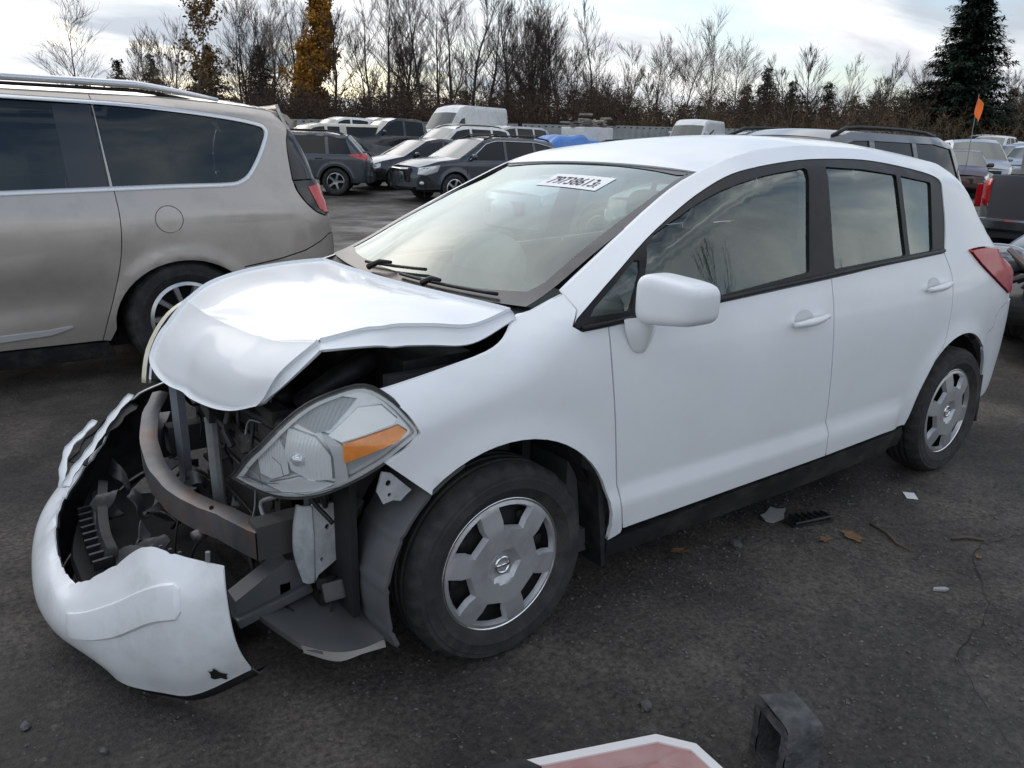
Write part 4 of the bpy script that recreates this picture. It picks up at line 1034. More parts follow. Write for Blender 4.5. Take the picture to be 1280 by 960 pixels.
FWIN = [(-2.42, 1.11), (-2.0, 1.42), (-1.75, 1.60), (-1.62, 1.645), (-1.36, 1.655), (-1.345, 1.16), (-1.36, 1.15)]
TLO = [(.857, 1.205), (.875, 1.14), (.93, 1.06), (1.0, 1.0), (1.06, .975)]
FUEL = [(.016 + .083 * math.cos(a), .985 + .083 * math.sin(a)) for a in np.linspace(0, 2 * math.pi, 29)[:-1]]
VQ = sm(SLD, 3) + [(-.385, .262), (-.347, .335)] + varch(.085, 178, 32)[1:] + [(.46, .665), (.70, .70), (.90, .745), (1.03, .80), (1.10, .844), (1.168, .846), (1.155, .973), (1.07, .97)] + sm(TLO, 3)[::-1] + sm([(.853, 1.21), (.845, 1.36), (.848, 1.46), (.866, 1.545), (.835, 1.60), (.79, 1.652)], 3) + [(.5, 1.682), (0, 1.704)]
VS = [(-1.32, 1.708), (-1.33, 1.2), (-1.325, .27)] + sm(SLD, 3)[::-1]
VF = [(-2.52, 1.08), (-2.1, 1.47), (-1.85, 1.60), (-1.6, 1.675), (-1.33, 1.708), (-1.34, 1.2), (-1.335, .27), (-2.3, .27), (-2.50, .6), (-2.55, .9)]
VFE = [(-2.53, 1.08), (-2.56, .9), (-2.51, .6), (-2.31, .27), (-2.50, .25)] + varch(-3.0, 0, 180) + [(-3.45, .25), (-3.85, .25), (-3.95, .5), (-3.9, .78), (-3.6, .94), (-3.0, 1.05), (-2.75, 1.11)]
VB = varch(.085, 0, 31) + [(.46, .661), (.70, .696), (.90, .741), (1.03, .796), (1.10, .84), (1.17, .84), (1.19, .5), (1.16, .27), (.56, .25)]
for sgn in (-1, 1):
    fl = sgn > 0
    k = dict(h=.04, flip=fl, flange=.014)
    holes = [inset(QWIN, -.010)] + ([FUEL] if sgn < 0 else [])
    panel('rear_quarter', inset(VQ, .0025), van_fn(sgn), TAUPE, van, holes=holes, **k)
    panel('sliding_door', inset(VS, .0025), van_fn(sgn), TAUPE, van, holes=[inset(SWIN, -.012)], **k)
    panel('front_door', inset(VF, .0025), van_fn(sgn), TAUPE, van, holes=[inset(FWIN, -.012)], **k)
    panel('front_fender', inset(VFE, .0025), van_fn(sgn), TAUPE, van, **k)
    panel('rear_bumper_corner', inset(VB, .0025), van_fn(sgn), TAUPE, van, **k)
    if sgn < 0: panel('fuel_door', inset(FUEL, .004), van_fn(sgn), TAUPE, van, h=.03, flip=fl, flange=.01)
    for nm, w_ in (('quarter_window', QWIN), ('sliding_door_window', SWIN), ('front_window', FWIN)):
        panel(nm, inset(w_, -.014), van_fn(sgn, -.006), GLASS_DARK, van, h=.08, flip=fl, flange=0)
    # black pillar between the two rear panes
    panel('pillar_cover', [(-.50, 1.178), (-.52, 1.636), (-.335, 1.640), (-.322, 1.632), (-.298, 1.19), (-.31, 1.18)], van_fn(sgn, -.003), mat('gloss_black', (.012, .012, .014), .12, coat=.5), van, h=.06, flip=fl, flange=0)
    # chrome line round the glass
    top = sm([(-2.45, 1.125), (-2.0, 1.44), (-1.75, 1.615), (-1.6, 1.662), (-1.3, 1.673), (-.31, 1.655), (.1, 1.634), (.45, 1.60), (.655, 1.566), (.705, 1.54), (.708, 1.495), (.64, 1.36), (.565, 1.255), (.50, 1.206), (.41, 1.186), (.1, 1.180), (-.27, 1.168), (-1.3, 1.134), (-2.0, 1.105), (-2.46, 1.09)], 5)
    T = np.array(top); ring = []
    for i in range(len(T)):
        t = T[min(i + 1, len(T) - 1)] - T[max(i - 1, 0)]; t /= np.linalg.norm(t); nrm = np.array((-t[1], t[0])) * .012
        a, b = T[i] + nrm, T[i] - nrm
        pts = van_fn(sgn, 0)(np.array([a[0], T[i][0], b[0]]), np.array([a[1], T[i][1], b[1]]), 0)
        pts[:, 1] += sgn * np.array((.001, .006, .001)); ring.append(pts)
    shell('chrome_window_trim', np.array(ring), SATIN, van, .004, flip=(sgn > 0))
    # roof rail
    rx = np.linspace(-2.0, .46, 26); rp = []
    for i, x in enumerate(rx):
        t = i / 25; lift = .045 * min(1, 6 * t * 1.0, 5 * (1 - t)) + .004
        rp.append((x, sgn * (float(van_y(np.float64(x), _VZ(x) - .004)) - .055), float(_VZ(np.float64(x))) + .012 + lift))
    MB().tube(rp, [.014 + .014 * min(1, 8 * (i / 25), 5 * (1 - i / 25)) for i in range(26)], 10, flat=.8).build('roof_rail', SATIN, van, True)
    foot = [(p[0], p[1], p[2] - .036) for p in rp[2:-1]]
    MB().tube(foot, .011, 6).build('rail_foot', BLACK_TRIM, van, True)
    # lamps, D-pillar glass, sill and chrome strip
    panel('pillar_glass', sm([(.860, 1.213), (.852, 1.36), (.855, 1.46), (.872, 1.54)], 3) + [(.93, 1.50), (1.00, 1.36), (1.06, 1.22)], van_fn(sgn, -.004), MATS['gloss_black'], van, h=.05, flip=fl, flange=.02)
    lampb = panel('tail_light', [(.865, 1.203), (.883, 1.14), (.935, 1.063), (1.005, 1.004), (1.068, .978), (1.15, .985), (1.17, 1.1), (1.13, 1.20), (1.06, 1.213)], van_fn(sgn, .004), MATS['gloss_black'], van, h=.03, flip=fl, flange=.03)
    panel('red_lens', [(.965, 1.165), (1.06, 1.185), (1.125, 1.18), (1.155, 1.09), (1.14, 1.0), (1.075, .995), (1.03, 1.02)], van_fn(sgn, .009), mat('bright_red_lens', (.55, .03, .028), .15, coat=1), lampb, h=.025, flip=fl, flange=.006)
    panel('sill_cladding', [(-2.30, .262), (-.40, .258), (-.365, .20), (-.36, .15), (-2.32, .15)], van_fn(sgn, -.012), BLACK_PLASTIC, van, h=.06, flip=fl, flange=.05)
    panel('arch_cladding', [(-.382, .258), (-.352, .33), (-.335, .50), (-.365, .50), (-.40, .42), (-.425, .275)], van_fn(sgn, -.02), BLACK_PLASTIC, van, h=.04, flip=fl, flange=.03)
    strip_poly = [(-2.25, .345), (-1.6, .352), (-1.0, .358), (-.70, .368), (-.585, .382), (-.575, .372), (-.70, .338), (-1.0, .322), (-1.6, .315), (-2.25, .308)]
    panel('chrome_sill_strip', strip_poly, van_fn(sgn, .012), SATIN, van, h=.04, flip=fl, flange=.02)
    for cx in (.085, -3.0):
        MB().lathe([(.42, sgn * -.01), (.42, sgn * -.32), (0, sgn * -.34)], 24, (cx, sgn * .985, .36), R(-14), R(194)).build('wheel_house', DARK, van, True)
    MB().ellipsoid((-2.25, sgn * 1.10, 1.13), (.08, .12, .085), 3, 12, 18).build('door_mirror', TAUPE, van, True)
# roof, nose, tail
G = np.array([[(x, s * (float(van_y(np.float64(x), _VZ(x) - .004)) - .004), float(_VZ(np.float64(x))) - .004 + .055 * (1 - abs(s) ** 2.2)) for s in np.linspace(-1, 1, 21)] for x in np.linspace(-1.62, .86, 26)])
shell('roof', G, TAUPE, van, .02)
G = np.array([[(x - .10 * (1 - s * s), s * (float(van_y(np.float64(x), _VZ(x) - .004)) - .004), float(_VZ(np.float64(x))) - .004 + .05 * (1 - s * s)) for s in np.linspace(-1, 1, 21)] for x in np.linspace(-2.70, -1.62, 12)])
shell('windscreen', G, MATS['dark_window'], van, .01)
G = np.array([[(x - .12 * (1 - s * s), s * (float(van_y(np.float64(x), _VZ(x) - .004)) - .004), float(_VZ(np.float64(x))) - .004 + .05 * (1 - s * s)) for s in np.linspace(-1, 1, 21)] for x in np.linspace(-3.9, -2.70, 14)])
shell('bonnet', G, TAUPE, van, .02)
G = np.array([[(-3.93 - .12 * (1 - s * s) + .02 * (z > .6), s * .74, z) for s in np.linspace(-1, 1, 15)] for z in np.linspace(.78, .22, 8)])
shell('front_bumper', G, TAUPE, van, .02, flip=True)
def vt(z, s):
    x = float(np.interp(-z, [-1.72, -1.6, -1.45, -1.25, -1.05, -.8, -.5, -.25], [.84, .88, .97, 1.05, 1.12, 1.17, 1.19, 1.16]))
    w = float(van_y(np.float64(x), np.float64(min(z, float(_VZ(x)) - .004)))) - .006
    return (x + .07 * (1 - s * s), s * w, z)
G = np.array([[vt(z, s) for s in np.linspace(-1, 1, 17)] for z in np.linspace(1.70, .25, 24)])
shell('tailgate', G, TAUPE, van, .02)
G = np.array([[np.array(vt(z, s)) + np.array((.006, 0, .004)) for s in np.linspace(-.9, .9, 17)] for z in np.linspace(1.52, 1.2, 8)])
shell('rear_window', G, MATS['gloss_black'], van, .006)
G = np.array([[(x, s * (float(van_y(np.float64(min(x, .86)), _VZ(min(x, .86)) - .004)) - .01 - .12 * max(0, x - .80)), 1.705 - .20 * (x - .72) - .035 * abs(s) ** 4 - (.0 if x < .95 else .03)) for s in np.linspace(-1, 1, 17)] for x in np.linspace(.74, .985, 8)])
shell('spoiler', G, TAUPE, van, .035)
MB().box((-1.4, 0, .24), (4.9, 1.5, .12)).build('underbody', DARK, van)
# dim cabin: seats seen through the tinted glass
MB().box((-1.2, 0, .62), (4.0, 1.55, .10)).build('cabin_floor', DARK, van)
for sx, sy in ((-.05, -.42), (-.05, .42), (-1.15, -.45), (-1.15, .45), (-2.0, -.42), (-2.0, .42)):
    MB().ellipsoid((sx, sy, 1.05), (.09, .24, .36), 3, 10, 14).ellipsoid((sx + .03, sy, 1.47), (.05, .13, .09), 3, 8, 12).build('seat', mat('van_seat', (.20, .19, .18), .8), van, True)
# wheels: five double spokes
ty = tyre_mesh(.366, .235, .235, 72)
def alloy_data(r, nsp, w0, w1, hub=.07, y=.09):
    holes = []
    for k in range(nsp):
        a = 2 * math.pi * (k + .5) / nsp; half = math.pi / nsp
        ri, ro = hub, r * .90
        ai, ao = half - w0 / ri / 2, half - w1 / ro / 2
        if ai < .05: ri = w0 / (half - .05) / 2 + .005; ai = .05
        pts = [(ri * math.cos(a + ai * t), ri * math.sin(a + ai * t)) for t in (-1, 0, 1)] + [(ro * math.cos(a + ao * t), ro * math.sin(a + ao * t)) for t in (1, .5, 0, -.5, -1)]
        holes.append(pts)
    def fn(u, v, off):
        rr = np.hypot(u, v); return np.stack([u, -(np.interp(rr, [0, hub, r * .9, r], [y - .012, y, y + .006, y - .004]) + off), v], 1)
    return panel_data(circ(r, 40), fn, h=.03, holes=holes, flange=.03, bevel=.004)
av = alloy_data(.232, 10, .022, .030, .075, .098)
ALLOY = mat('alloy', (.55, .56, .57), .28, .8, var=.05, vscale=15, dirt=(.12, .11, .10), dirt_amt=.4)
for cx, sgn in ((.085, -1), (.085, 1), (-3.0, -1), (-3.0, 1)):
    w = empty('wheel', (cx, sgn * .865, .359), 0 if sgn < 0 else math.pi, van)
    ty.build('tyre', RUBBER, w, True).data.set_sharp_from_angle(angle=R(35))
    obj('rim', av[0], av[1], ALLOY, w).data.set_sharp_from_angle(angle=R(25))
    MB().lathe([(.232, -.095), (.240, -.104), (.243, -.09)], 40).build('rim_lip', ALLOY, w, True)
    MB().lathe([(0, -.02), (.225, -.02), (.23, -.09)], 32).build('brake_disc', STEEL_DARK, w, True)
# ================================================================== the other vehicles in the yard
def ground_at(px, d):
    lat = (px - 640) / (FPX * 1.044) * d
    p = np.array((CAM_POS.x, CAM_POS.y)) + FWD * d + RGT * lat
    return p
TYRES = {}; RIMS = {}
def car_wheel(parent, loc, rz, r, w, rimr, rimmat, nsp=5):
    key = (r, w, rimr)
    if key not in TYRES:
        o = tyre_mesh(r, w, rimr, 40).build('tyre', RUBBER, None, True); TYRES[key] = o.data; bpy.data.objects.remove(o)
    k2 = (rimr, nsp, rimmat.name)
    if k2 not in RIMS:
        V, F = alloy_data(rimr, nsp, .05, .05, .07, w * .42); o = obj('rim', V, F, rimmat); o.data.set_sharp_from_angle(angle=R(25)); RIMS[k2] = o.data; bpy.data.objects.remove(o)
    k3 = ('disc', rimr)
    if k3 not in RIMS:
        o = MB().lathe([(0, -.01), (rimr * .97, -.01), (rimr, -w * .40)], 24).build('brake_disc', DARK, None, True); RIMS[k3] = o.data; bpy.data.objects.remove(o)
    e = empty('wheel', loc, rz, parent)
    for nm, me in (('tyre', TYRES[key]), ('rim', RIMS[k2]), ('brake_disc', RIMS[k3])):
        o = bpy.data.objects.new(nm, me); col.objects.link(o); o.parent = e
    return e
DARKW = MATS['dark_window']
PALEW = mat('pale_windscreen', (.040, .052, .049), .04, coat=.5)
LAMP = mat('lamp_clear', (.62, .64, .66), .12, .4, coat=1)
GRILLE = mat('grille_black', (.014, .014, .015), .4, var=.3, vscale=30)
def vehicle(name, label, cat, x, y, rz, spec, body, group=None, h=.12, rim=None, crashed=False, extra=None):
    """spec: dict(L, W, top=[(x,z,kind)...], wheels=(x0,x1), wr, belt, sill, win=[(x0b,x0t,x1t,x1b)], tail)
    kind names the skin from this point to the next one"""
    rim = rim or ALLOY
    root = tag(empty(name, (x, y, yard_z(x, y)), rz), label, cat, group)
    T = spec['top']; W2 = spec['W'] / 2; L = spec['L']; belt = spec['belt']; wr = spec['wr']; sill = spec.get('sill', .28)
    tx = [p[0] for p in T]; tz = [p[1] for p in T]
    ZE = lambda q: np.interp(q, tx, tz)
    PW = pchip([0, .06 * L, .16 * L, .3 * L, .75 * L, .92 * L, .98 * L, L], [W2 * .80, W2 * .91, W2 * .965, W2, W2, W2 * .965, W2 * .91, W2 * .80])
    tum = spec.get('tum', .30)
    def fy(q, z):
        yv = PW(q) - .06 * np.clip((.45 - z) / .3, 0, 1) ** 2 - np.where(z > belt - .12, np.minimum((z - belt + .12), .12) ** 2 * 1.6, 0) - tum * np.maximum(0, z - belt)
        t = np.clip((z - (ZE(q) - .09)) / .09, 0, 1); yv = yv - .05 * t * t
        for cx in spec['wheels']:
            r = np.hypot(q - cx, z - wr); yv = yv + .018 * np.exp(-((r - wr - .05) / .035) ** 2) * (z > .2)
        return yv
    def fn(sgn, base=0.0): return lambda q, z, off: np.stack([q, sgn * (fy(q, z) + base + off), z], 1)
    ra = wr + .055
    def ar(cx):
        a0 = math.asin(min(1, max(-1, (sill - wr) / ra)))
        return [(cx + ra * math.cos(math.pi - a0 - (math.pi - 2 * a0) * i / 14), wr + ra * math.sin(math.pi - a0 - (math.pi - 2 * a0) * i / 14)) for i in range(15)]
    outl = [(tx[0], sill)] + [(p, q) for p, q, *_ in T] + [(tx[-1], sill)]
    bot = []
    for cx in spec['wheels']: bot += ar(cx)
    outer = outl + bot[::-1]
    clad = spec.get('clad')
    for sgn in (-1, 1):
        fl = sgn > 0
        wins = []
        for (a, b, c, d) in spec['win']:
            zt = lambda q: float(ZE(q)) - spec.get('rail', .085)
            wins.append([(a, belt), (b, zt(b)), ((b + c) / 2, zt((b + c) / 2)), (c, zt(c)), (d, belt)])
        bs = panel('body_side', outer, fn(sgn), body, root, h=h, flip=fl, flange=.02, holes=wins)
        bs.data.set_sharp_from_angle(angle=R(40))
        for wv in wins: panel('side_window', inset(wv, -.01), fn(sgn, -.012), DARKW, root, h=.3, flip=fl, flange=0)
        # door seams and handles as real pieces
        for sx in spec.get('seams', ()):
            zz = np.linspace(sill + .03, belt - .02, 6)
            MB().tube(fn(sgn, .0)(np.full(6, sx), zz, 0), .005, 4).build('door_seam', DARK, bs)
        for sx in spec.get('handles', ()):
            P3 = fn(sgn, .02)(np.array([sx - .09, sx + .09]), np.array([belt - .12, belt - .11]), 0)
            MB().tube(P3, .014, 6).build('door_handle', body if not clad else BLACK_TRIM, bs, True)
        if spec.get('head'):
            panel('headlight', spec['head'], fn(sgn, .006), LAMP, root, h=.08, flip=fl, flange=.02)
        if spec.get('tail'):
            panel('tail_light', spec['tail'], fn(sgn, .008), MATS['bright_red_lens'], root, h=.08, flip=fl, flange=.02)
        if clad:
            for cx in spec['wheels']:
                o_ = [(cx + (ra + .05) * math.cos(t), wr + (ra + .05) * math.sin(t)) for t in np.linspace(math.pi * 1.02, -math.pi * .02, 15)]
                i_ = [(cx + (ra - .004) * math.cos(t), wr + (ra - .004) * math.sin(t)) for t in np.linspace(-math.pi * .02, math.pi * 1.02, 15)]
                panel('arch_cladding', o_ + i_, fn(sgn, .008), BLACK_PLASTIC, root, h=.06, flip=fl, flange=.02)
            panel('sill_cladding', [(spec['wheels'][0] + ra, sill - .04), (spec['wheels'][0] + ra, sill + .14), (spec['wheels'][1] - ra, sill + .14), (spec['wheels'][1] - ra, sill - .04)], fn(sgn, .010), BLACK_PLASTIC, root, h=.1, flip=fl, flange=.03)
        if spec.get('rails'):
            a, b = spec['rails']; q = np.linspace(a, b, 9)
            lift = np.array([.0, .035, .045, .05, .05, .05, .045, .035, .0])
            MB().tube(np.stack([q, sgn * (fy(q, ZE(q) - .005) - .05), ZE(q) + .01 + lift], 1), .022, 6).build('roof_rail', BLACK_PLASTIC, root, True)
        for cx in spec['wheels']:
            MB().lathe([(ra - .01, sgn * -.02), (ra - .01, sgn * -.30), (0, sgn * -.31)], 16, (cx, sgn * (W2 - .03), wr), R(-10), R(190)).build('wheel_house', DARK, root, True)
            car_wheel(root, (cx, sgn * (W2 - .125), wr - .004), 0 if sgn < 0 else math.pi, wr, .21, wr * .66, rim)
        if spec.get('mirror'):
            mx, mz = spec['mirror']
            mbm = MB().ellipsoid((mx, sgn * (W2 + .06), mz), (.055, .10, .07), 3, 10, 14).tube([(mx, sgn * (W2 - .08), mz - .07), (mx, sgn * (W2 + .02), mz - .03)], .025, 6)
            mbm.build('door_mirror', body if not clad else BLACK_TRIM, root, True)
    # skins across the car
    runs = []
    for p in T[:-1]:
        if runs and runs[-1][0] == p[2]: continue
        runs.append([p[2], p])
    idx = [next(i for i, p in enumerate(T) if p is r[1]) for r in runs] + [len(T) - 1]
    for k, (kind, _) in enumerate(runs):
        if kind == 'open': continue
        seg = T[idx[k]:idx[k + 1] + 1]; pts = []
        for a, b in zip(seg[:-1], seg[1:]):
            for t in np.linspace(0, 1, 6)[:-1]: pts.append((a[0] + (b[0] - a[0]) * t, a[1] + (b[1] - a[1]) * t))
        pts.append(seg[-1][:2])
        bow = {'front_fascia': -.16, 'bonnet': -.12, 'windscreen': -.08, 'rear_window': .06, 'rear_fascia': .08, 'boot_lid': .05}.get(kind, 0)
        crown = {'bonnet': .045, 'roof': .04, 'windscreen': .03, 'rear_window': .03, 'boot_lid': .03}.get(kind, 0)
        G = np.array([[(q + bow * (1 - s * s), s * (float(fy(np.float64(q), np.float64(z - .002))) - .003), z - .003 + crown * (1 - s * s)) for s in np.linspace(-1, 1, 13)] for q, z in pts])
        m_ = {'windscreen': PALEW, 'rear_window': DARKW}.get(kind, body)
        if spec.get('roofmat') and kind == 'roof': m_ = spec['roofmat']
        if kind == 'rear_window' or kind == 'windscreen': MB_ = None
        o = shell(kind, G, m_, root, .015)
        o.data.set_sharp_from_angle(angle=R(40))
    zf = tz[0]
    MB().box((.0, 0, (sill + zf) / 2 + .02), (.10, W2 * 1.25, max(.1, (zf - sill) * .9)), bev=.03).build('lower_grille', GRILLE, root)
    MB().box((L * .5, 0, sill - .02), (L * .86, W2 * 1.5, .10)).build('underbody', DARK, root)
    MB().box((tx[-1] - .0, 0, sill + .1), (.12, W2 * 1.5, .2), bev=.03).build('rear_bumper', BLACK_PLASTIC if clad else body, root)
    if spec.get('grille'):
        gx, gz, gw_, gh = spec['grille']
        MB().box((gx - .12, 0, gz), (.06, gw_, gh), bev=.02).build('grille', GRILLE, root)
    if extra: extra(root, fn, fy, ZE)
    return root
K = 'front_fascia'
SEDAN = dict(L=4.65, W=1.80, belt=.93, wr=.32, wheels=(.92, 3.65), mirror=(1.5, .98),
             top=[(0.0, .34, K), (0.0, .55, K), (.05, .66, 'bonnet'), (.5, .80, 'bonnet'), (1.15, .93, 'windscreen'), (1.95, 1.36, 'roof'), (2.35, 1.43, 'roof'), (2.9, 1.41, 'rear_window'), (3.75, 1.10, 'boot_lid'), (4.45, 1.06, 'rear_fascia'), (4.6, .92, 'rear_fascia'), (4.65, .34, 'x')],
             win=[(1.40, 1.98, 2.42, 2.42), (2.50, 2.50, 2.98, 3.42)], seams=(1.32, 2.46, 3.3), handles=(2.3, 3.2), head=[(.04, .56), (.05, .645), (.42, .74), (.40, .62)], tail=[(4.3, .98), (4.58, .90), (4.61, .74), (4.35, .80)], grille=(.02, .52, .8, .16))
SUV = dict(L=4.62, W=1.83, belt=1.02, wr=.35, wheels=(.92, 3.60), mirror=(1.48, 1.10), rails=(2.0, 4.0), sill=.32,
           top=[(0.0, .38, K), (0.0, .70, K), (.06, .84, 'bonnet'), (.55, .98, 'bonnet'), (1.12, 1.05, 'windscreen'), (1.88, 1.50, 'roof'), (2.3, 1.57, 'roof'), (3.4, 1.56, 'roof'), (4.05, 1.49, 'rear_window'), (4.42, 1.08, 'rear_fascia'), (4.58, .90, 'rear_fascia'), (4.62, .38, 'x')],
           win=[(1.38, 1.92, 2.45, 2.45), (2.53, 2.53, 3.35, 3.38), (3.46, 3.43, 3.88, 4.02)], seams=(1.32, 2.49, 3.45), handles=(2.3, 3.3), head=[(.03, .70), (.06, .82), (.50, .90), (.46, .76)], tail=[(4.05, 1.03), (4.45, 1.04), (4.54, .93), (4.3, .90)], grille=(.02, .64, 1.0, .2))
PICKUP = dict(L=5.65, W=1.98, belt=1.22, wr=.39, wheels=(1.0, 4.55), mirror=(1.75, 1.34), sill=.45, tum=.24,
              top=[(0.0, .55, K), (0.0, .95, K), (.05, 1.05, 'bonnet'), (.6, 1.14, 'bonnet'), (1.40, 1.20, 'windscreen'), (2.05, 1.72, 'roof'), (2.4, 1.83, 'roof'), (3.35, 1.82, 'roof'), (3.62, 1.74, 'rear_window'), (3.74, 1.25, 'open'), (5.58, 1.25, 'rear_fascia'), (5.65, .55, 'x')],
              win=[(1.62, 2.10, 2.62, 2.62), (2.72, 2.72, 3.48, 3.52)], seams=(1.55, 2.67, 3.6), handles=(2.5, 3.45), head=[(.02, .85), (.04, 1.0), (.40, 1.06), (.38, .85)], tail=[(5.40, 1.20), (5.60, 1.20), (5.62, .85), (5.45, .85)], grille=(.02, .80, 1.2, .34))
TRUCKCAP = dict(PICKUP, L=5.5, top=[(0.0, .55, K), (0.0, .90, K), (.05, 1.0, 'bonnet'), (.6, 1.08, 'bonnet'), (1.40, 1.14, 'windscreen'), (2.05, 1.62, 'roof'), (2.4, 1.70, 'roof'), (4.95, 1.72, 'roof'), (5.08, 1.68, 'rear_window'), (5.40, 1.22, 'rear_fascia'), (5.5, .55, 'x')],
                win=[(1.62, 2.10, 2.55, 2.55), (2.66, 2.66, 3.15, 3.15), (3.42, 3.42, 4.85, 5.05)], belt=1.24, mirror=(1.75, 1.32), tail=[(5.25, 1.15), (5.44, 1.1), (5.47, .85), (5.3, .85)], head=[(.02, .78), (.04, .92), (.40, 1.0), (.38, .80)])
VANT = dict(L=5.9, W=2.0, belt=1.45, wr=.36, wheels=(1.0, 4.55), mirror=(1.35, 1.5), sill=.40, tum=.10, rail=.55,
            top=[(0.0, .50, K), (.02, .95, K), (.12, 1.05, 'bonnet'), (.75, 1.38, 'windscreen'), (1.45, 2.25, 'roof'), (1.75, 2.52, 'roof'), (2.3, 2.66, 'roof'), (5.6, 2.66, 'roof'), (5.8, 2.55, 'rear_fascia'), (5.9, .5, 'x')],
            win=[(1.05, 1.50, 2.0, 2.0)], seams=(1.0, 2.1, 3.6), handles=(2.0,), head=[(.04, .90), (.08, 1.08), (.45, 1.18), (.40, .95)], tail=[(5.80, 1.4), (5.86, 1.4), (5.88, .9), (5.82, .9)], grille=(.05, .80, 1.0, .2))
MINI = dict(SUV, L=4.9, W=1.92, rails=None, belt=1.05, wheels=(.95, 3.85), win=[(1.30, 1.95, 2.55, 2.55), (2.65, 2.65, 3.55, 3.55), (3.65, 3.65, 4.35, 4.45)], seams=(1.25, 2.6, 3.6), handles=(2.45, 2.8), tail=[(4.6, 1.3), (4.72, 1.1), (4.82, .9), (4.65, .95)],
            top=[(0.0, .38, K), (0.0, .62, K), (.06, .78, 'bonnet'), (.5, .95, 'bonnet'), (1.0, 1.06, 'windscreen'), (1.9, 1.62, 'roof'), (2.4, 1.73, 'roof'), (4.2, 1.71, 'roof'), (4.5, 1.60, 'rear_window'), (4.78, 1.08, 'rear_fascia'), (4.86, .9, 'rear_fascia'), (4.9, .38, 'x')])
BIGP = dict(PICKUP, top=[(p[0], p[1] * 1.06, p[2]) for p in PICKUP['top']], belt=1.29, mirror=(1.75, 1.42))
SLATE = mat('slate_blue', (.040, .050, .066), .36, .4, .9, var=.03, vscale=2, dirt=(.10, .095, .09), dirt_amt=.25)
BLACKP = mat('black_paint', (.014, .015, .018), .25, .2, .9, dirt=(.10, .095, .09), dirt_amt=.25)
WHITEP = mat('yard_white', (.70, .71, .71), .38, 0, .5, dirt=(.25, .23, .2), dirt_amt=.3)
CREAM = mat('cream_paint', (.60, .57, .50), .42, 0, .4, dirt=(.2, .18, .15), dirt_amt=.3)
GREYP = mat('grey_paint', (.095, .10, .112), .35, .4, .8, dirt=(.10, .095, .09), dirt_amt=.3)
SILVERP = mat('silver_paint', (.42, .43, .44), .33, .6, .8, dirt=(.12, .11, .10), dirt_amt=.35)
TAN = mat('tan_paint', (.36, .32, .25), .4, .2, .6, dirt=(.12, .11, .10), dirt_amt=.3)
BLUEP = mat('blue_paint', (.05, .13, .33), .35, .2, .8)
REDDARK = mat('dark_red_paint', (.06, .016, .015), .4, .2, .6, dirt=(.06, .05, .05), dirt_amt=.5)
BLACKRIM = mat('black_rim', (.05, .05, .052), .35, .5)
def outback_extra(root, fn, fy, ZE):
    for sgn in (-1, 1):
        panel('fog_surround', [(.02, .40), (.02, .60), (.20, .66), (.42, .50), (.44, .38), (.2, .34)], fn(sgn, .008), BLACK_PLASTIC, root, h=.06, flip=sgn > 0, flange=.02)
        MB().ellipsoid((.10, sgn * .80, .47), (.06, .06, .05), 2, 8, 12).build('fog_lamp', LAMP, root, True)
        q = np.linspace(1.40, 4.05, 16); z = np.where(q < 1.95, 1.03 + (q - 1.4) * .72, np.where(q < 3.5, ZE(q) - .075, ZE(q) - .075 - .1 * (q - 3.5)))
        MB().tube(fn(sgn, .004)(q, z, 0), .010, 5).build('chrome_window_line', SATIN, root, True)
    # torn nose: grille gone, dark internals and a bent bright bar
    MB().box((-.07, 0, .66), (.12, 1.05, .34), bev=.03).build('broken_grille', GRILLE, root)
    for k in range(8): MB().tube([(-.14 + rnd.uniform(-.03, .02), -.5 + .13 * k, .52 + rnd.uniform(0, .12)), (-.15, -.45 + .13 * k, .62 + rnd.uniform(0, .16))], .015, 5).build('broken_bracket', STEEL_DARK, root)
    MB().tube([(-.12, -.52, .80), (-.17, -.2, .79), (-.17, .2, .80), (-.12, .5, .78)], .03, 6).build('bright_bar', CHROME, root, True)
    MB().tube([(.25, -.62, .30), (.27, -.63, .14)], .01, 5).build('hanging_strap', BLACK_PLASTIC, root)
    MB().box((2.3, 0, 1.655), (.10, 1.3, .03), bev=.01).build('roof_crossbar', BLACK_PLASTIC, root)
    MB().box((3.6, 0, 1.65), (.10, 1.3, .03), bev=.01).build('roof_crossbar', BLACK_PLASTIC, root)
OUT = dict(SUV, L=4.82, rails=(1.95, 4.2), head=[(.02, .68), (.07, .83), (.58, .90), (.50, .74), (.2, .66)], wheels=(.98, 3.72))
vehicle('wagon_car', 'dark slate wagon with broken grille, open fog lamp and black roof rails', 'car', 8.56, 15.5, R(-2), OUT, SLATE, h=.06, extra=outback_extra)
e_ = dict(SUV, L=4.45, belt=1.04, head=None, rails=(1.7, 3.95), handles=(2.3, 3.2), tail=[(3.93, 1.03), (4.36, 1.07), (4.45, .98), (4.40, .88), (4.15, .95)])
e_['top'] = [p if p[0] < 4 else (p[0] - .14, p[1], p[2]) for p in SUV['top']]
vehicle('crossover_car', 'slate blue crossover with black arch cladding and roof rails behind the minivan', 'car', 4.92, 19.93, R(-30), dict(e_, clad=True), SLATE, h=.06, rim=mat('two_tone_rim', (.30, .31, .32), .3, .7))
vehicle('sedan_car', 'black sedan with lowered nose between the slate crossover and the slate wagon', 'car', *ground_at(436, 23.5), R(-2), SEDAN, BLACKP)
vehicle('coupe_car', 'dark coupe with sloping tail behind the slate crossover', 'car', *(ground_at(486, 28.5) - np.array((4.6, -.5))), R(-4), dict(SEDAN, head=None, top=[(q[0], q[1] * 1.0, q[2]) for q in SEDAN['top']]), BLACKP)
vehicle('pickup_truck', 'cream pickup with a windowed canopy over its bed', 'truck', 9.0, 28.0, R(-2), TRUCKCAP, CREAM)
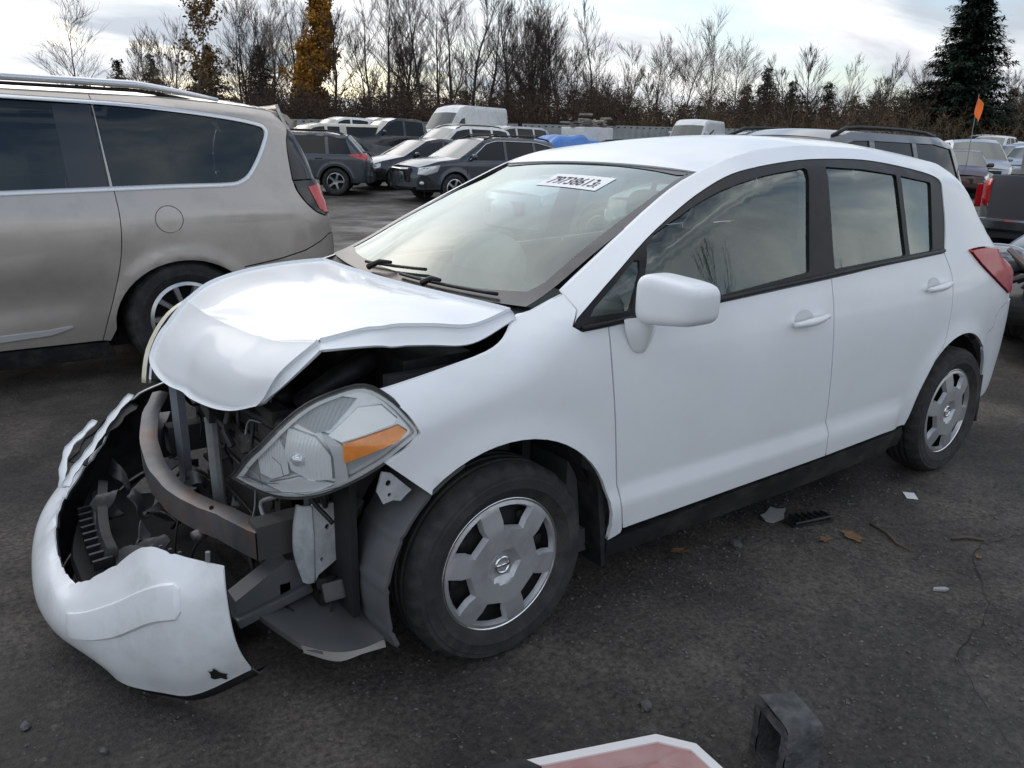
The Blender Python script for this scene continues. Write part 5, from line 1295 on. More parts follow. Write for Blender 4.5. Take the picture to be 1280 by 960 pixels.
vehicle('pickup_truck', 'white pickup standing behind the cream canopy pickup', 'truck', *ground_at(350, 35), R(2), BIGP, WHITEP)
vehicle('pickup_truck', 'pale grey crew-cab pickup between the white and the black pickups', 'truck', *ground_at(404, 40), R(2), BIGP, SILVERP)
vehicle('pickup_truck', 'black crew-cab pickup in front of the metal fence', 'truck', *ground_at(408, 32), R(-2), BIGP, BLACKP, rim=BLACKRIM)
vehicle('sport_utility', 'tan sport utility vehicle behind the black pickup', 'car', *ground_at(506, 40.5), 0, MINI, TAN)
vehicle('cargo_van', 'tall white high-roof cargo van in front of the metal fence', 'van', *ground_at(526, 43), R(16), VANT, WHITEP)
vehicle('sport_utility', 'white sport utility vehicle in front of the tall cargo van', 'car', *ground_at(494, 30), R(4), dict(MINI, rails=(2.0, 4.2)), WHITEP)
vehicle('passenger_van', 'pale grey passenger van beside the blue tarp', 'van', *ground_at(566, 35.5), R(4), MINI, SILVERP)
vehicle('cargo_van', 'white van whose roof shows beyond the hatchback roof', 'van', *ground_at(842, 46), R(24), dict(VANT, top=[(p[0], p[1] * .84, p[2]) for p in VANT['top']]), WHITEP)
def wet_rack(root, fn, fy, ZE):
    MB().tube([(3.7, -.05, 1.60), (3.95, -.05, 1.80)], [.02, .010], 6).build('aerial', BLACK_TRIM, root)
vehicle('hatchback_car', 'silver car with black roof bar and stub aerial behind the hatchback', 'car', 5.6, 6.9, R(-3), dict(SUV, top=[(p[0], p[1] * .99, p[2]) for p in SUV['top']]), SILVERP, extra=wet_rack)
GS = dict(MINI, belt=1.13, L=4.75, rails=(1.9, 4.1), win=[(1.30, 1.85, 2.45, 2.45), (2.55, 2.55, 3.35, 3.38), (3.46, 3.44, 4.30, 4.46)], tail=[(4.55, 1.12), (4.66, 1.1), (4.70, .85), (4.56, .88)],
          top=[(0.0, .42, K), (0.0, .75, K), (.06, .95, 'bonnet'), (.6, 1.06, 'bonnet'), (1.1, 1.13, 'windscreen'), (1.8, 1.62, 'roof'), (2.2, 1.70, 'roof'), (4.1, 1.685, 'roof'), (4.42, 1.61, 'rear_window'), (4.64, 1.12, 'rear_fascia'), (4.70, .9, 'rear_fascia'), (4.75, .42, 'x')])
vehicle('sport_utility', 'grey sport utility vehicle with roof rails close behind the hatchback', 'car', 4.85, 3.35, 0, GS, GREYP, h=.07)
def bed_extra(root, fn, fy, ZE):
    MB().box((4.65, 0, .80), (1.75, 1.6, .04)).build('bed_floor', STEEL_DARK, root)
    MB().box((5.56, 0, 1.0), (.05, 1.60, .50), bev=.01).build('tailgate', mat('tailgate_silver', (.20, .21, .22), .3, .6), root)
    MB().box((5.68, 0, .62), (.14, 1.9, .16), bev=.03).build('step_bumper', CHROME, root)
    for s in (-1, 1): MB().box((5.62, s * .91, .98), (.05, .07, .30), bev=.02).build('tail_lamp', RED_LENS, root)
    G = np.array([[(5.60 + .05 * math.sin(3 * t + 5 * s) * math.sin(3.1 * t), .55 - .9 * s, .78 + .34 * t * (1 - .4 * abs(s - .4)) + .02 * math.sin(9 * s)) for t in np.linspace(0, 1, 8)] for s in np.linspace(0, 1, 16)])
    shell('plastic_wrap', G, mat('clear_wrap', (.45, .47, .5), .2, 0, .6), root, .004)
vehicle('pickup_truck', 'silver pickup showing its tailgate and red tail lamp behind the hatchback', 'truck', 15.95, 1.75, R(180), PICKUP, GREYP, extra=bed_extra)
def wreck_extra(root, fn, fy, ZE):
    MB().ellipsoid((.02, .66, .74), (.12, .20, .11), 2.6, 10, 16).build('headlight', mat('smoked_lamp', (.20, .21, .23), .12, .5, coat=1), root, True)
    for k in range(7): MB().tube([(-.12 + rnd.uniform(-.05, .1), .30 + rnd.uniform(-.2, .2), .60), (-.1 + rnd.uniform(-.1, .15), .3 + rnd.uniform(-.3, .3), .82)], rnd.uniform(.012, .03), 6).build('bent_bracket', rnd.choice([STEEL_DARK, GREY_BAR, RUST]), root)
    MB().box((-.14, 0, .42), (.12, 1.5, .12), bev=.04).build('bumper_bar', BLACK_PLASTIC, root)
vehicle('sedan_car', 'black sedan with smashed front standing right behind the hatchback', 'car', 5.25, -.48, R(1), dict(SEDAN, head=None), BLACKP, h=.07, extra=wreck_extra)
far = [('minivan', 'silver minivan with pale windscreen beyond the silver pickup', MINI, SILVERP, 1226, 27, R(35), 'van'),
       ('sedan_car', 'dark red wrecked sedan next to the silver minivan', SEDAN, REDDARK, 1196, 25, R(30), 'car'),
       ('sedan_car', 'blue sedan beyond the silver minivan', SEDAN, BLUEP, 1243, 35, R(10), 'car'),
       ('sedan_car', 'black sedan in the far rows below the fence', SEDAN, BLACKP, 1172, 40, R(10), 'car'),
       ('sedan_car', 'white sedan in the far rows below the fence', SEDAN, WHITEP, 1188, 45, R(10), 'car'),
       ('sport_utility', 'white sport utility vehicle in the far rows below the fence', MINI, WHITEP, 1215, 44, R(10), 'car'),
       ('sedan_car', 'silver sedan in the far rows below the fence', SEDAN, SILVERP, 1238, 47, R(10), 'car'),
       ('sedan_car', 'white sedan in the far rows below the fence', SEDAN, WHITEP, 1262, 43, R(10), 'car'),
       ('sport_utility', 'grey sport utility vehicle in the far rows below the fence', MINI, GREYP, 1284, 48, R(10), 'car'),
       ('sedan_car', 'silver sedan in the far rows below the fence', SEDAN, SILVERP, 1270, 33, R(12), 'car'),
       ('sport_utility', 'white sport utility vehicle in the far rows below the fence', MINI, WHITEP, 1205, 52, R(10), 'car')]
for nm, lb, sp, bd, px, d, rz, ct in far: vehicle(nm, lb, ct, *ground_at(px, d), rz, sp, bd, group='vehicles in the far rows' if 'far rows' in lb else None, h=.2)

# blue tarp over a wreck and a box truck heaped with scrap
def tarp():
    g = random.Random(5); nx, ny = 26, 18
    V = []
    for i in range(nx):
        for j in range(ny):
            u, v = i / (nx - 1) * 2 - 1, j / (ny - 1) * 2 - 1
            e = max(abs(u), abs(v)); z = 1.35 * (1 - max(0, e - .55) ** 1.6 * 2.6) + .06 * math.sin(9 * u + 4 * v) * math.cos(6 * v - 3 * u) + g.uniform(-.02, .02) - .12 * (u > .2)
            V.append((u * 2.1 * (1 - .05 * e), v * .95, max(.25, z)))
    return V, gridfaces(nx, ny, True)
V, F = tarp()
tx_, ty_ = ground_at(706, 35)
tag(obj('tarp', V, F, mat('blue_tarp', (.05, .20, .55), .38, 0, .2, var=.2, vscale=4, bump=.5, bscale=12), None, True, (tx_, ty_, yard_z(tx_, ty_))), 'crumpled blue tarp draped over a wreck near the fence', 'tarp')
sx_, sy_ = ground_at(726, 38.5)
bt = tag(empty('box_trailer', (sx_, sy_, yard_z(sx_, sy_))), 'white box trailer heaped with scrap beside the blue tarp', 'trailer')
MB().box((0, 0, 1.05), (1.7, 1.7, 1.3), bev=.05).build('box', WHITEP, bt)
MB().box((0, 0, .35), (1.5, 1.2, .12)).build('chassis', STEEL_DARK, bt)
for s in (-1, 1): car_wheel(bt, (.2, s * .95, .31), 0 if s < 0 else math.pi, .32, .21, .32 * .66, ALLOY)
mb = MB(); g = random.Random(11)
for k in range(60):
    c = (g.uniform(-.9, .8), g.uniform(-.8, .8), 1.72 + abs(g.gauss(0, .16)))
    mb.box(c, (g.uniform(.1, .7), g.uniform(.05, .3), g.uniform(.02, .12)), Matrix.Rotation(g.uniform(0, 3.1), 3, 'Z') @ Matrix.Rotation(g.uniform(-.5, .5), 3, 'X'))
tag(mb.build('scrap_heap', mat('scrap', (.22, .19, .16), .8, var=.5, vscale=3), bt), kind='stuff')

# metal fence along the back of the yard: each sheet its own part
FENCE = mat('galvanised_sheet', (.33, .36, .36), .55, .35, var=.10, vscale=1.2, dirt=(.16, .12, .09), dirt_amt=.35, dscale=1.5)
sheet_prof = []
for k in range(15): sheet_prof.append((k * .2, .03 if k % 2 else -.03))
def fence_run(p0, p1, label):
    p0, p1 = np.array(p0), np.array(p1); L = np.linalg.norm(p1 - p0); n = max(1, int(L / 2.8)); u = (p1 - p0) / L
    rz = math.atan2(u[1], u[0]); w = L / n
    root = tag(empty('metal_fence', (p0[0], p0[1], yard_z(*p0)), 0), label, 'fence')
    V = [(x * w / 2.8, yy, z) for x, yy in sheet_prof for z in (0, 1.75)]; F = [(2 * i, 2 * i + 2, 2 * i + 3, 2 * i + 1) for i in range(len(sheet_prof) - 1)]
    first = None; post = None
    for k in range(n):
        q = p0 + u * w * k; dz = yard_z(*q) - yard_z(*p0)
        if first is None:
            first = obj('fence_sheet', V, F, FENCE, root, False); so2 = first
            po = MB().box((0, .05, .9), (.08, .06, 1.8)).box((w / 2, .03, 1.65), (w, .04, .06)).build('fence_post', STEEL_DARK, root)
            post = po
        else:
            so2 = first.copy(); col.objects.link(so2); so2.parent = root
            po = post.copy(); col.objects.link(po); po.parent = root
        for o in (so2, po): o.location = (q[0] - p0[0], q[1] - p0[1], dz + rnd.uniform(-.02, .02)); o.rotation_euler = (0, 0, rz)
    return root
fence_run(ground_at(-60, 42), ground_at(640, 47), 'grey corrugated metal fence behind the pickups and the cargo van')
fence_run(ground_at(645, 47), ground_at(1420, 62), 'grey corrugated metal fence below the tall conifer')

# marker flag, grey post, roadside tarp bundle beyond the fence
fx, fy_ = ground_at(1203, 26)
fl_ = tag(empty('marker_flag', (fx, fy_, yard_z(fx, fy_))), 'orange marker flag on a thin tall pole', 'flag')
MB().tube([(0, 0, 0), (0, 0, 1.7), (.05, .02, 3.05)], .013, 6).build('pole', mat('pole_grey', (.25, .24, .23), .6), fl_)
G = np.array([[(.05 - .14 * t + .02 * math.sin(5 * s), .02 - .22 * t * (1 - .25 * s) + .04 * math.sin(4 * t + 2 * s), 3.05 - 1.05 * s * .55 - .30 * t - (.02 * math.sin(6 * t))) for t in np.linspace(0, 1, 8)] for s in np.linspace(0, 1, 8)])
shell('flag_cloth', G, mat('orange_cloth', (.85, .17, .02), .8), fl_, .004)
px_, py_ = ground_at(1278, 17)
ps = tag(empty('light_post', (px_, py_, yard_z(px_, py_))), 'grey square post beyond the silver pickup', 'post')
MB().box((0, 0, .85), (.14, .14, 1.7), bev=.01).build('shaft', GREY_BAR, ps); MB().box((0, 0, .02), (.2, .2, .04)).build('base_plate', STEEL_DARK, ps)
# ================================================================== trees and thicket beyond the fence
BARK = mat('grey_bark', (.042, .036, .031), .9, var=.3, vscale=3)
BARK_L = mat('pale_bark', (.16, .135, .11), .9, var=.25, vscale=3)
TWIG = mat('twig_brown', (.050, .038, .031), .9, var=.25, vscale=2)
TWIG_L = mat('twig_pale', (.16, .12, .085), .9, var=.25, vscale=2)
def leafmat(name, a, b):
    m = mat(name, a, .8); N = m.node_tree.nodes; L = m.node_tree.links
    t = N.new('ShaderNodeTexCoord'); n = N.new('ShaderNodeTexNoise'); n.inputs['Scale'].default_value = 1.3; n.inputs['Detail'].default_value = 8
    r = N.new('ShaderNodeValToRGB'); r.color_ramp.elements[0].color = (*a, 1); r.color_ramp.elements[1].color = (*b, 1); r.color_ramp.elements[0].position = .38; r.color_ramp.elements[1].position = .64
    L.new(t.outputs['Object'], n.inputs['Vector']); L.new(n.outputs['Fac'], r.inputs[0]); L.new(r.outputs[0], N['Principled BSDF'].inputs['Base Color'])
    N['Principled BSDF'].inputs['Specular IOR Level'].default_value = .2
    return m
GOLD = leafmat('golden_leaves', (.24, .115, .018), (.46, .24, .045))
OCHRE = leafmat('ochre_leaves', (.12, .065, .02), (.22, .13, .04))
FIR = leafmat('fir_needles', (.010, .022, .014), (.030, .052, .030))
FIR_B = leafmat('brownish_evergreen', (.03, .032, .016), (.075, .060, .028))
class Bag:
    def __init__(s): s.v = []; s.f = []
    def seg(s, a, b, ra, rb, n):
        t = b - a; L = t.length
        if L < 1e-5: return
        t /= L; p = t.cross(Vector((0, 0, 1)));
        if p.length < .05: p = t.cross(Vector((1, 0, 0)))
        p.normalize(); q = t.cross(p); k = len(s.v)
        for c, r in ((a, ra), (b, rb)):
            for i in range(n):
                th = 2 * math.pi * i / n; s.v.append(tuple(c + (p * math.cos(th) + q * math.sin(th)) * r))
        for i in range(n): s.f.append((k + i, k + (i + 1) % n, k + n + (i + 1) % n, k + n + i))
    def leaf(s, c, sz, g):
        d = Vector((g.gauss(0, 1), g.gauss(0, 1), g.gauss(0, 1))).normalized(); e = d.cross(Vector((g.gauss(0, 1), g.gauss(0, 1), g.gauss(0, 1)))).normalized(); k = len(s.v)
        s.v += [tuple(c - d * sz), tuple(c + e * sz * .6), tuple(c + d * sz), tuple(c - e * sz * .6)]; s.f.append((k, k + 1, k + 2, k + 3))
def grow(trunk, crown, g, p, d, L, r, depth, spread, up, leaves=None, lsz=.1, ldens=0):
    n = 4 if depth > 1 else 2
    q = p; dirn = d.copy()
    pts = [p]
    for i in range(n):
        dirn = (dirn + Vector((g.gauss(0, .10), g.gauss(0, .10), g.gauss(0, .06) + up * .05))).normalized()
        nq = q + dirn * L / n
        ra, rb = r * (1 - .55 * i / n), r * (1 - .55 * (i + 1) / n)
        (trunk if depth >= 3 else crown).seg(q, nq, ra, rb, 6 if depth >= 3 else 3)
        q = nq; pts.append(q)
        if leaves is not None and depth <= 2:
            for _ in range(ldens):
                if g.random() < .8: leaves.leaf(q + Vector((g.gauss(0, .22), g.gauss(0, .22), g.gauss(0, .22))), lsz * g.uniform(.6, 1.4), g)
    if depth == 0: return
    kids = g.randint(4, 6) if depth > 1 else g.randint(3, 6)
    for k in range(kids + (3 if depth >= 4 else 0)):
        t = g.uniform(.42 if depth >= 4 else .30, 1.0) if k else 1.0
        i = min(n - 1, int(t * n)); base = pts[i].lerp(pts[i + 1], t * n - i)
        ax = Vector((g.gauss(0, 1), g.gauss(0, 1), g.gauss(0, .35))).normalized()
        nd = (dirn * (1 - spread) + ax * spread * g.uniform(.6, 1.2) + Vector((0, 0, up * .25))).normalized()
        grow(trunk, crown, g, base, nd, L * g.uniform(.50, .74), max(.0105, r * .5 * (1 - .3 * t)), depth - 1, spread, up, leaves, lsz, ldens)
def bare_tree(x, y, H, seed, label, bark=BARK, twig=TWIG, spread=.42, up=.5, r=None, depth=5, group='bare trees beyond the fence', leaf=None, ldens=0, lsz=.09, stems=1, z=None, name='bare_tree', cat='tree', low=.30, reach=.26):
    g = random.Random(seed); T, C, Lf = Bag(), Bag(), Bag()
    for s in range(stems):
        # a leader that carries on to the top, limbs leaving it all the way up
        p = Vector((g.gauss(0, .05) * (stems > 1), g.gauss(0, .05) * (stems > 1), -.1)); r0 = (r or H * .013) * (1 if s == 0 else .75)
        d = Vector((g.gauss(0, .05 + .14 * (stems > 1)), g.gauss(0, .05 + .14 * (stems > 1)), 1)).normalized(); hh = H * (.90 if s == 0 else g.uniform(.6, .85)); n = 12; pts = [p]; dirs = []
        for i in range(n):
            d = (d + Vector((g.gauss(0, .07), g.gauss(0, .07), .10))).normalized(); q = p + d * hh / n
            T.seg(p, q, r0 * (1 - .92 * i / n), r0 * (1 - .92 * (i + 1) / n), 6); p = q; pts.append(p); dirs.append(d.copy())
        for k in range(int(g.uniform(24, 36))):
            t = g.uniform(low, .99); i = min(n - 1, int(t * n)); base = pts[i].lerp(pts[i + 1], t * n - i); a = g.uniform(0, 6.283)
            el = g.uniform(.5, 1.3) + .5 * t
            nd = Vector((math.cos(a), math.sin(a), el)).normalized()
            L = H * reach * g.uniform(.55, 1.15) * (1.05 - .62 * t)
            grow(C, C, g, base, nd, L, max(.012, r0 * (1 - .9 * t) * g.uniform(.28, .5)), 2, spread, up, Lf if leaf else None, lsz, ldens)
    zmax = max(v[2] for v in C.v); sc = H / zmax
    for B in (T, C, Lf): B.v = [(a * sc, b * sc, c * sc) for a, b, c in B.v]
    root = tag(empty(name, (x, y, yard_z(x, y) if z is None else z), g.uniform(0, 6)), label, cat, group)
    obj('trunk', T.v, T.f, bark, root)
    obj('crown', C.v, C.f, twig, root)
    if leaf and Lf.f: obj('foliage', Lf.v, Lf.f, leaf, root, False)
    return root
def fir(x, y, H, W, seed, label, leafm=FIR, n=None, group=None, dens=1.0, name='conifer', z=None):
    g = random.Random(seed); T, C = Bag(), Bag()
    lean = (g.gauss(0, .01) * H, g.gauss(0, .01) * H)
    T.seg(Vector((0, 0, -.1)), Vector((lean[0], lean[1], H * .97)), H * .018, .02, 8)
    lev = int(H * 3.6 * dens)
    for i in range(lev):
        t = i / lev; zz = H * (.05 + .94 * t); R_ = W * (1 - t) ** .8 * (.72 + .4 * g.random()) + .10
        for k in range(g.randint(6, 9)):
            a = g.uniform(0, 6.283); L = R_ * g.uniform(.65, 1.1); droop = g.uniform(-.30, .12) * (1 - .7 * t)
            p = Vector((lean[0] * t, lean[1] * t, zz)); q = p + Vector((math.cos(a) * L, math.sin(a) * L, droop * L))
            T.seg(p, q, .03, .008, 3)
            m = max(4, int(L * 9 * dens))
            for j in range(m):
                u = (j + g.random()) / m; c = p.lerp(q, u)
                for _ in range(3):
                    c2 = c + Vector((g.gauss(0, .15), g.gauss(0, .15), g.gauss(-.08, .10)))
                    d = Vector((math.cos(a) + g.gauss(0, .6), math.sin(a) + g.gauss(0, .6), g.gauss(-.35, .3))).normalized(); e = d.cross(Vector((0, 0, 1))).normalized()
                    s = g.uniform(.14, .32); kk = len(C.v)
                    C.v += [tuple(c2 - e * s * .28), tuple(c2 + d * s), tuple(c2 + e * s * .28), tuple(c2 - d * s * .4)]; C.f.append((kk, kk + 1, kk + 2, kk + 3))
    root = tag(empty(name, (x, y, yard_z(x, y) if z is None else z)), label, 'tree', group)
    obj('trunk', T.v, T.f, BARK, root); obj('crown', C.v, C.f, leafm, root, False)
    return root
def T_at(px, d, top):
    """ground point in that direction, and the height that reaches the given picture row"""
    p = ground_at(px, d); hor = 184.7 + (px - 640) * math.tan(ROLL)
    H = (hor - top) / (FPX * 1.044) * d * 1.0 + CAM_POS.z - yard_z(*p)
    return p[0], p[1], H
# (column, distance, top row, stems, kind)
TREES = [
    (85, 60, -8, 1, 'pale', 'pale bare tree with wide open crown above the minivan roof'),
    (172, 66, 42, 2, 'brown', 'thin twin-stemmed bare tree beside the pale bare tree'),
    (212, 64, 25, 2, 'brown', 'slender bare tree between the minivan roof and the golden trees'),
    (240, 58, 2, 1, 'goldtop', 'tall bare tree with a few yellow leaves at its top'),
    (312, 60, 6, 2, 'dark', 'dark dense bare tree beside the golden-leaved tree'),
    (384, 60, 6, 1, 'gold', 'tall tree full of golden orange leaves'),
    (418, 58, 12, 1, 'dark', 'bare tree touching the golden-leaved tree'),
    (448, 64, 30, 1, 'brown', 'bare tree in the dense row behind the pickups'),
    (482, 55, -25, 1, 'dark', 'tall dark bare tree with ivy-thick stem behind the pickups'),
    (503, 62, -5, 1, 'dark', 'bare tree in the dense row behind the pickups'),
    (528, 58, -15, 1, 'dark', 'bare tree in the dense row behind the pickups'),
    (556, 61, -10, 1, 'dark', 'bare tree in the dense row behind the pickups'),
    (582, 56, -20, 1, 'dark', 'bare tree in the dense row behind the pickups'),
    (604, 63, 0, 1, 'dark', 'bare tree in the dense row behind the pickups'),
    (630, 57, -12, 1, 'dark', 'bare tree in the dense row behind the pickups'),
    (656, 60, 5, 2, 'dark', 'bare tree in the dense row behind the pickups'),
    (690, 58, 30, 2, 'dark', 'spreading bare tree behind the blue tarp'),
    (716, 62, 55, 1, 'brown', 'low bare tree at the end of the dense row'),
    (775, 66, 58, 2, 'brown', 'small bare tree left of the tall pale group'),
    (806, 68, 48, 1, 'brown', 'bare tree in the pale group beyond the roof'),
    (842, 66, 18, 2, 'pale', 'tallest pale bare tree in the group beyond the roof'),
    (868, 70, 32, 1, 'brown', 'bare tree in the pale group beyond the roof'),
    (905, 68, 48, 1, 'pale', 'narrow pale bare tree beside the dark evergreens'),
    (1000, 60, 62, 1, 'dark', 'gnarled bare oak above the brown thicket'),
    (1088, 70, 100, 2, 'brown', 'small round bare tree beyond the grey vehicle'),
    (1136, 72, 82, 2, 'pale', 'pale bare tree beside the tall conifer'),
    (1272, 66, 88, 2, 'brown', 'bare tree right behind the tall conifer')]
STY = {'pale': (BARK_L, TWIG_L, .42, .5), 'brown': (BARK, TWIG_L, .36, .8), 'dark': (BARK, TWIG, .36, .75), 'gold': (BARK, TWIG, .34, .6), 'goldtop': (BARK_L, TWIG_L, .36, .8)}
for i, (px, d, top, st_, kind, lab) in enumerate(TREES):
    x, y, H = T_at(px, d, top); b_, t_, sp_, up_ = STY[kind]
    bare_tree(x, y, H, 100 + i * 7, lab, b_, t_, sp_, up_, r=H * (.0155 if kind == 'dark' else .011), stems=st_, depth=5,
              leaf={'gold': GOLD, 'goldtop': OCHRE}.get(kind), ldens={'gold': 9, 'goldtop': 1}.get(kind, 0), lsz=.12, name='golden_tree' if kind == 'gold' else 'bare_tree', low=.12 if kind == 'gold' else .28, reach={'pale': .36, 'gold': .15, 'goldtop': .2}.get(kind, .27))
x, y, H = T_at(1184, 58, -22)
fir(x, y, H, H * .38, 3, 'tall dark conifer standing behind the fence near the orange flag', dens=1.9)
for i, (px, d, top, lf, lab) in enumerate([(152, 70, 78, FIR_B, 'brownish evergreen above the minivan roof rail'), (192, 72, 72, FIR, 'small dark evergreen above the minivan roof rail'), (262, 68, 60, FIR, 'dark evergreen above the end of the roof rail'), (246, 64, 82, FIR_B, 'low brownish evergreen above the end of the roof rail'),
                                      (326, 66, 62, FIR_B, 'brownish evergreen beside the golden-leaved tree'), (944, 72, 88, FIR, 'pointed dark evergreen above the brown thicket'), (918, 70, 108, FIR, 'dark evergreen beside the pointed one'), (975, 70, 104, FIR, 'broad dark evergreen above the brown thicket'), (1020, 68, 105, FIR_B, 'evergreen beside the gnarled oak'), (1245, 76, 112, FIR_B, 'low evergreen at the foot of the tall conifer')]):
    x, y, H = T_at(px, d, top); fir(x, y, H, H * .40, 40 + i, lab, lf, dens=1.0, name='evergreen', group='evergreens beyond the fence')
g2 = random.Random(77)
for i in range(30):
    px = g2.uniform(285, 745) if i < 22 else g2.uniform(760, 1120)
    x, y, H = T_at(px, g2.uniform(62, 74), g2.uniform(-10, 62) if i < 22 else g2.uniform(70, 110)); b_, t_, sp_, up_ = STY['dark' if i % 3 else 'brown']
    bare_tree(x, y, H, 900 + i, 'bare tree in the second row behind the fence', b_, t_, sp_, up_, r=H * .012, group='second row of bare trees', stems=1 + (i % 4 == 0), low=.22)
# brush and brambles, one tangled mass
def thicket(name, label, px0, px1, d0, d1, row, n, seed, m, leafm, leafn):
    g = random.Random(seed); B, Lf = Bag(), Bag()
    for k in range(n):
        px = g.uniform(px0, px1); d = g.uniform(d0, d1); p = ground_at(px, d)
        hor = 184.7 + (px - 640) * math.tan(ROLL)
        H = ((hor - row(px)) / (FPX * 1.044) * d + CAM_POS.z - yard_z(*p)) * g.uniform(.35, 1.08)
        H = max(.6, H); q = Vector((p[0], p[1], yard_z(*p) - .1)); dr = Vector((g.gauss(0, .25), g.gauss(0, .25), 1)).normalized()
        for s in range(4):
            nq = q + dr * H / 4; B.seg(q, nq, .022 * (1 - s / 5), .022 * (1 - (s + 1) / 5), 3)
            for _ in range(3):
                t2 = (dr * .5 + Vector((g.gauss(0, .6), g.gauss(0, .6), g.gauss(.2, .4)))).normalized(); e = q.lerp(nq, g.random()) ; f2 = e + t2 * H * g.uniform(.08, .22)
                B.seg(e, f2, .011, .004, 3)
                for _ in range(leafn):
                    if g.random() < .7: Lf.leaf(e.lerp(f2, g.random()) + Vector((g.gauss(0, .1), g.gauss(0, .1), g.gauss(0, .1))), g.uniform(.03, .08), g)
            q = nq; dr = (dr + Vector((g.gauss(0, .25), g.gauss(0, .25), -.05 * s))).normalized()
    root = tag(empty(name, (0, 0, 0)), label, 'thicket', kind='stuff')
    obj('stems', B.v, B.f, m, root)
    if Lf.f: obj('leaves', Lf.v, Lf.f, leafm, root, False)
BR1 = leafmat('bramble_brown', (.050, .030, .018), (.115, .062, .032)); BR2 = leafmat('bramble_ochre', (.075, .048, .020), (.16, .10, .038))
thicket('thicket', 'tangled brown thicket behind the fence and the pickups', 120, 760, 49, 62, lambda p: 108 + 9 * math.sin(p * .05), 3600, 1, TWIG, BR1, 5)
thicket('thicket', 'reddish brown thicket behind the fence beyond the hatchback roof', 720, 1420, 55, 74, lambda p: 118 + 10 * math.sin(p * .031 + 1), 4200, 2, TWIG, BR1, 5)
thicket('bramble_bank', 'low ochre brambles spilling over the fence', 430, 1420, 52, 58, lambda p: 138 + 5 * math.sin(p * .07), 1500, 4, TWIG_L, BR2, 4)
# the trees the hatchback's windows mirror, on the other side of the yard
for i, (x, y, H, kind, lab) in enumerate([(40, -34, 13, 'dark', 'bare tree across the yard mirrored in the driver window'), (60, -66, 14, 'dark', 'spreading bare tree mirrored low in the driver window'), (52, -30, 13, 'dark', 'bare tree mirrored in the rear side window'), (70, -45, 14, 'brown', 'far bare tree across the yard')]):
    b_, t_, sp_, up_ = STY[kind]
    bare_tree(x, y, H, 500 + i, lab, b_, t_, sp_, up_, group='trees across the yard', z=0)

for i, px in enumerate(range(110, 1300, 26)):
    x, y, H = T_at(px + rnd.uniform(-8, 8), rnd.uniform(64, 74), rnd.uniform(98, 122) if px < 745 else rnd.uniform(116, 136)); fir(x, y, H, H * .75, 80 + i, 'dark brown shrub filling the gaps behind the bare trees', (BR1, FIR_B, BR1, BR2)[i % 4], dens=.7, name='shrub', group='shrubs behind the bare trees')
thicket('thicket', 'dark hedge on the far side of the yard mirrored in the windows', 2000, 2000.1, 1, 1.1, lambda p: 100, 1, 9, TWIG, BR1, 1) if False else None
# ================================================================== litter on the asphalt
def rock_mesh(g, s, flat=.6, n=2):
    bm = bmesh.new(); bmesh.ops.create_icosphere(bm, subdivisions=n, radius=1)
    for v in bm.verts: v.co = Vector((v.co.x * s * g.uniform(.8, 1.2), v.co.y * s * .75 * g.uniform(.8, 1.2), v.co.z * s * flat * g.uniform(.75, 1.2)))
    V = [v.co.copy() for v in bm.verts]; bm.verts.index_update(); F = [[v.index for v in f.verts] for f in bm.faces]; bm.free()
    return V, F
GRAVEL = mat('gravel_grey', (.11, .105, .10), .85, var=.5, vscale=9)
STONE = mat('stone_grey', (.085, .085, .085), .85, var=.3, vscale=40)
g = random.Random(21)
GVs, GFs = [], []
for k in range(14000):
    x, y = g.uniform(-2.4, 4.5), g.uniform(-2.2, 3.2)
    if g.random() < .35: x, y = g.gauss(1.2, .9), g.gauss(-1.1, .5)
    s = min(.012, .0018 + abs(g.gauss(0, .0026))); z = ground_z(x, y)
    q = len(GVs); a = g.uniform(0, 6.28); c_, s_ = math.cos(a), math.sin(a)
    for (dx, dy, dz) in ((1, 0, .3), (0, .8, .3), (-1.1, 0, .2), (0, -.8, .25), (.1, .1, .95), (0, 0, -.4)):
        dx *= g.uniform(.7, 1.2); dy *= g.uniform(.7, 1.2)
        GVs.append((x + (dx * c_ - dy * s_) * s, y + (dx * s_ + dy * c_) * s, z + dz * s))
    for (a1, b1) in ((0, 1), (1, 2), (2, 3), (3, 0)): GFs += [(q + a1, q + b1, q + 4), (q + b1, q + a1, q + 5)]
tag(obj('gravel', GVs, GFs, GRAVEL, None, False), 'loose grit scattered over the dark asphalt', 'gravel', kind='stuff')
g5 = random.Random(55)
for k in range(40):
    x, y = g5.uniform(-1.6, 3.6), g5.uniform(-1.9, -.2)
    if (-1.15 < x < -.6 and y > -.8) or (-.75 < x < .45 and y < -1.1): continue
    s = g5.uniform(.005, .011); V, F = rock_mesh(g5, s, n=1); o = obj('pebble', V, F, STONE if k % 3 else GRAVEL, None, False, (x, y, ground_z(x, y) + s * .3)); o.rotation_euler = (0, 0, g5.uniform(0, 6)); tag(o, 'small grey pebble on the asphalt beside the hatchback', 'pebble', 'pebbles on the asphalt')
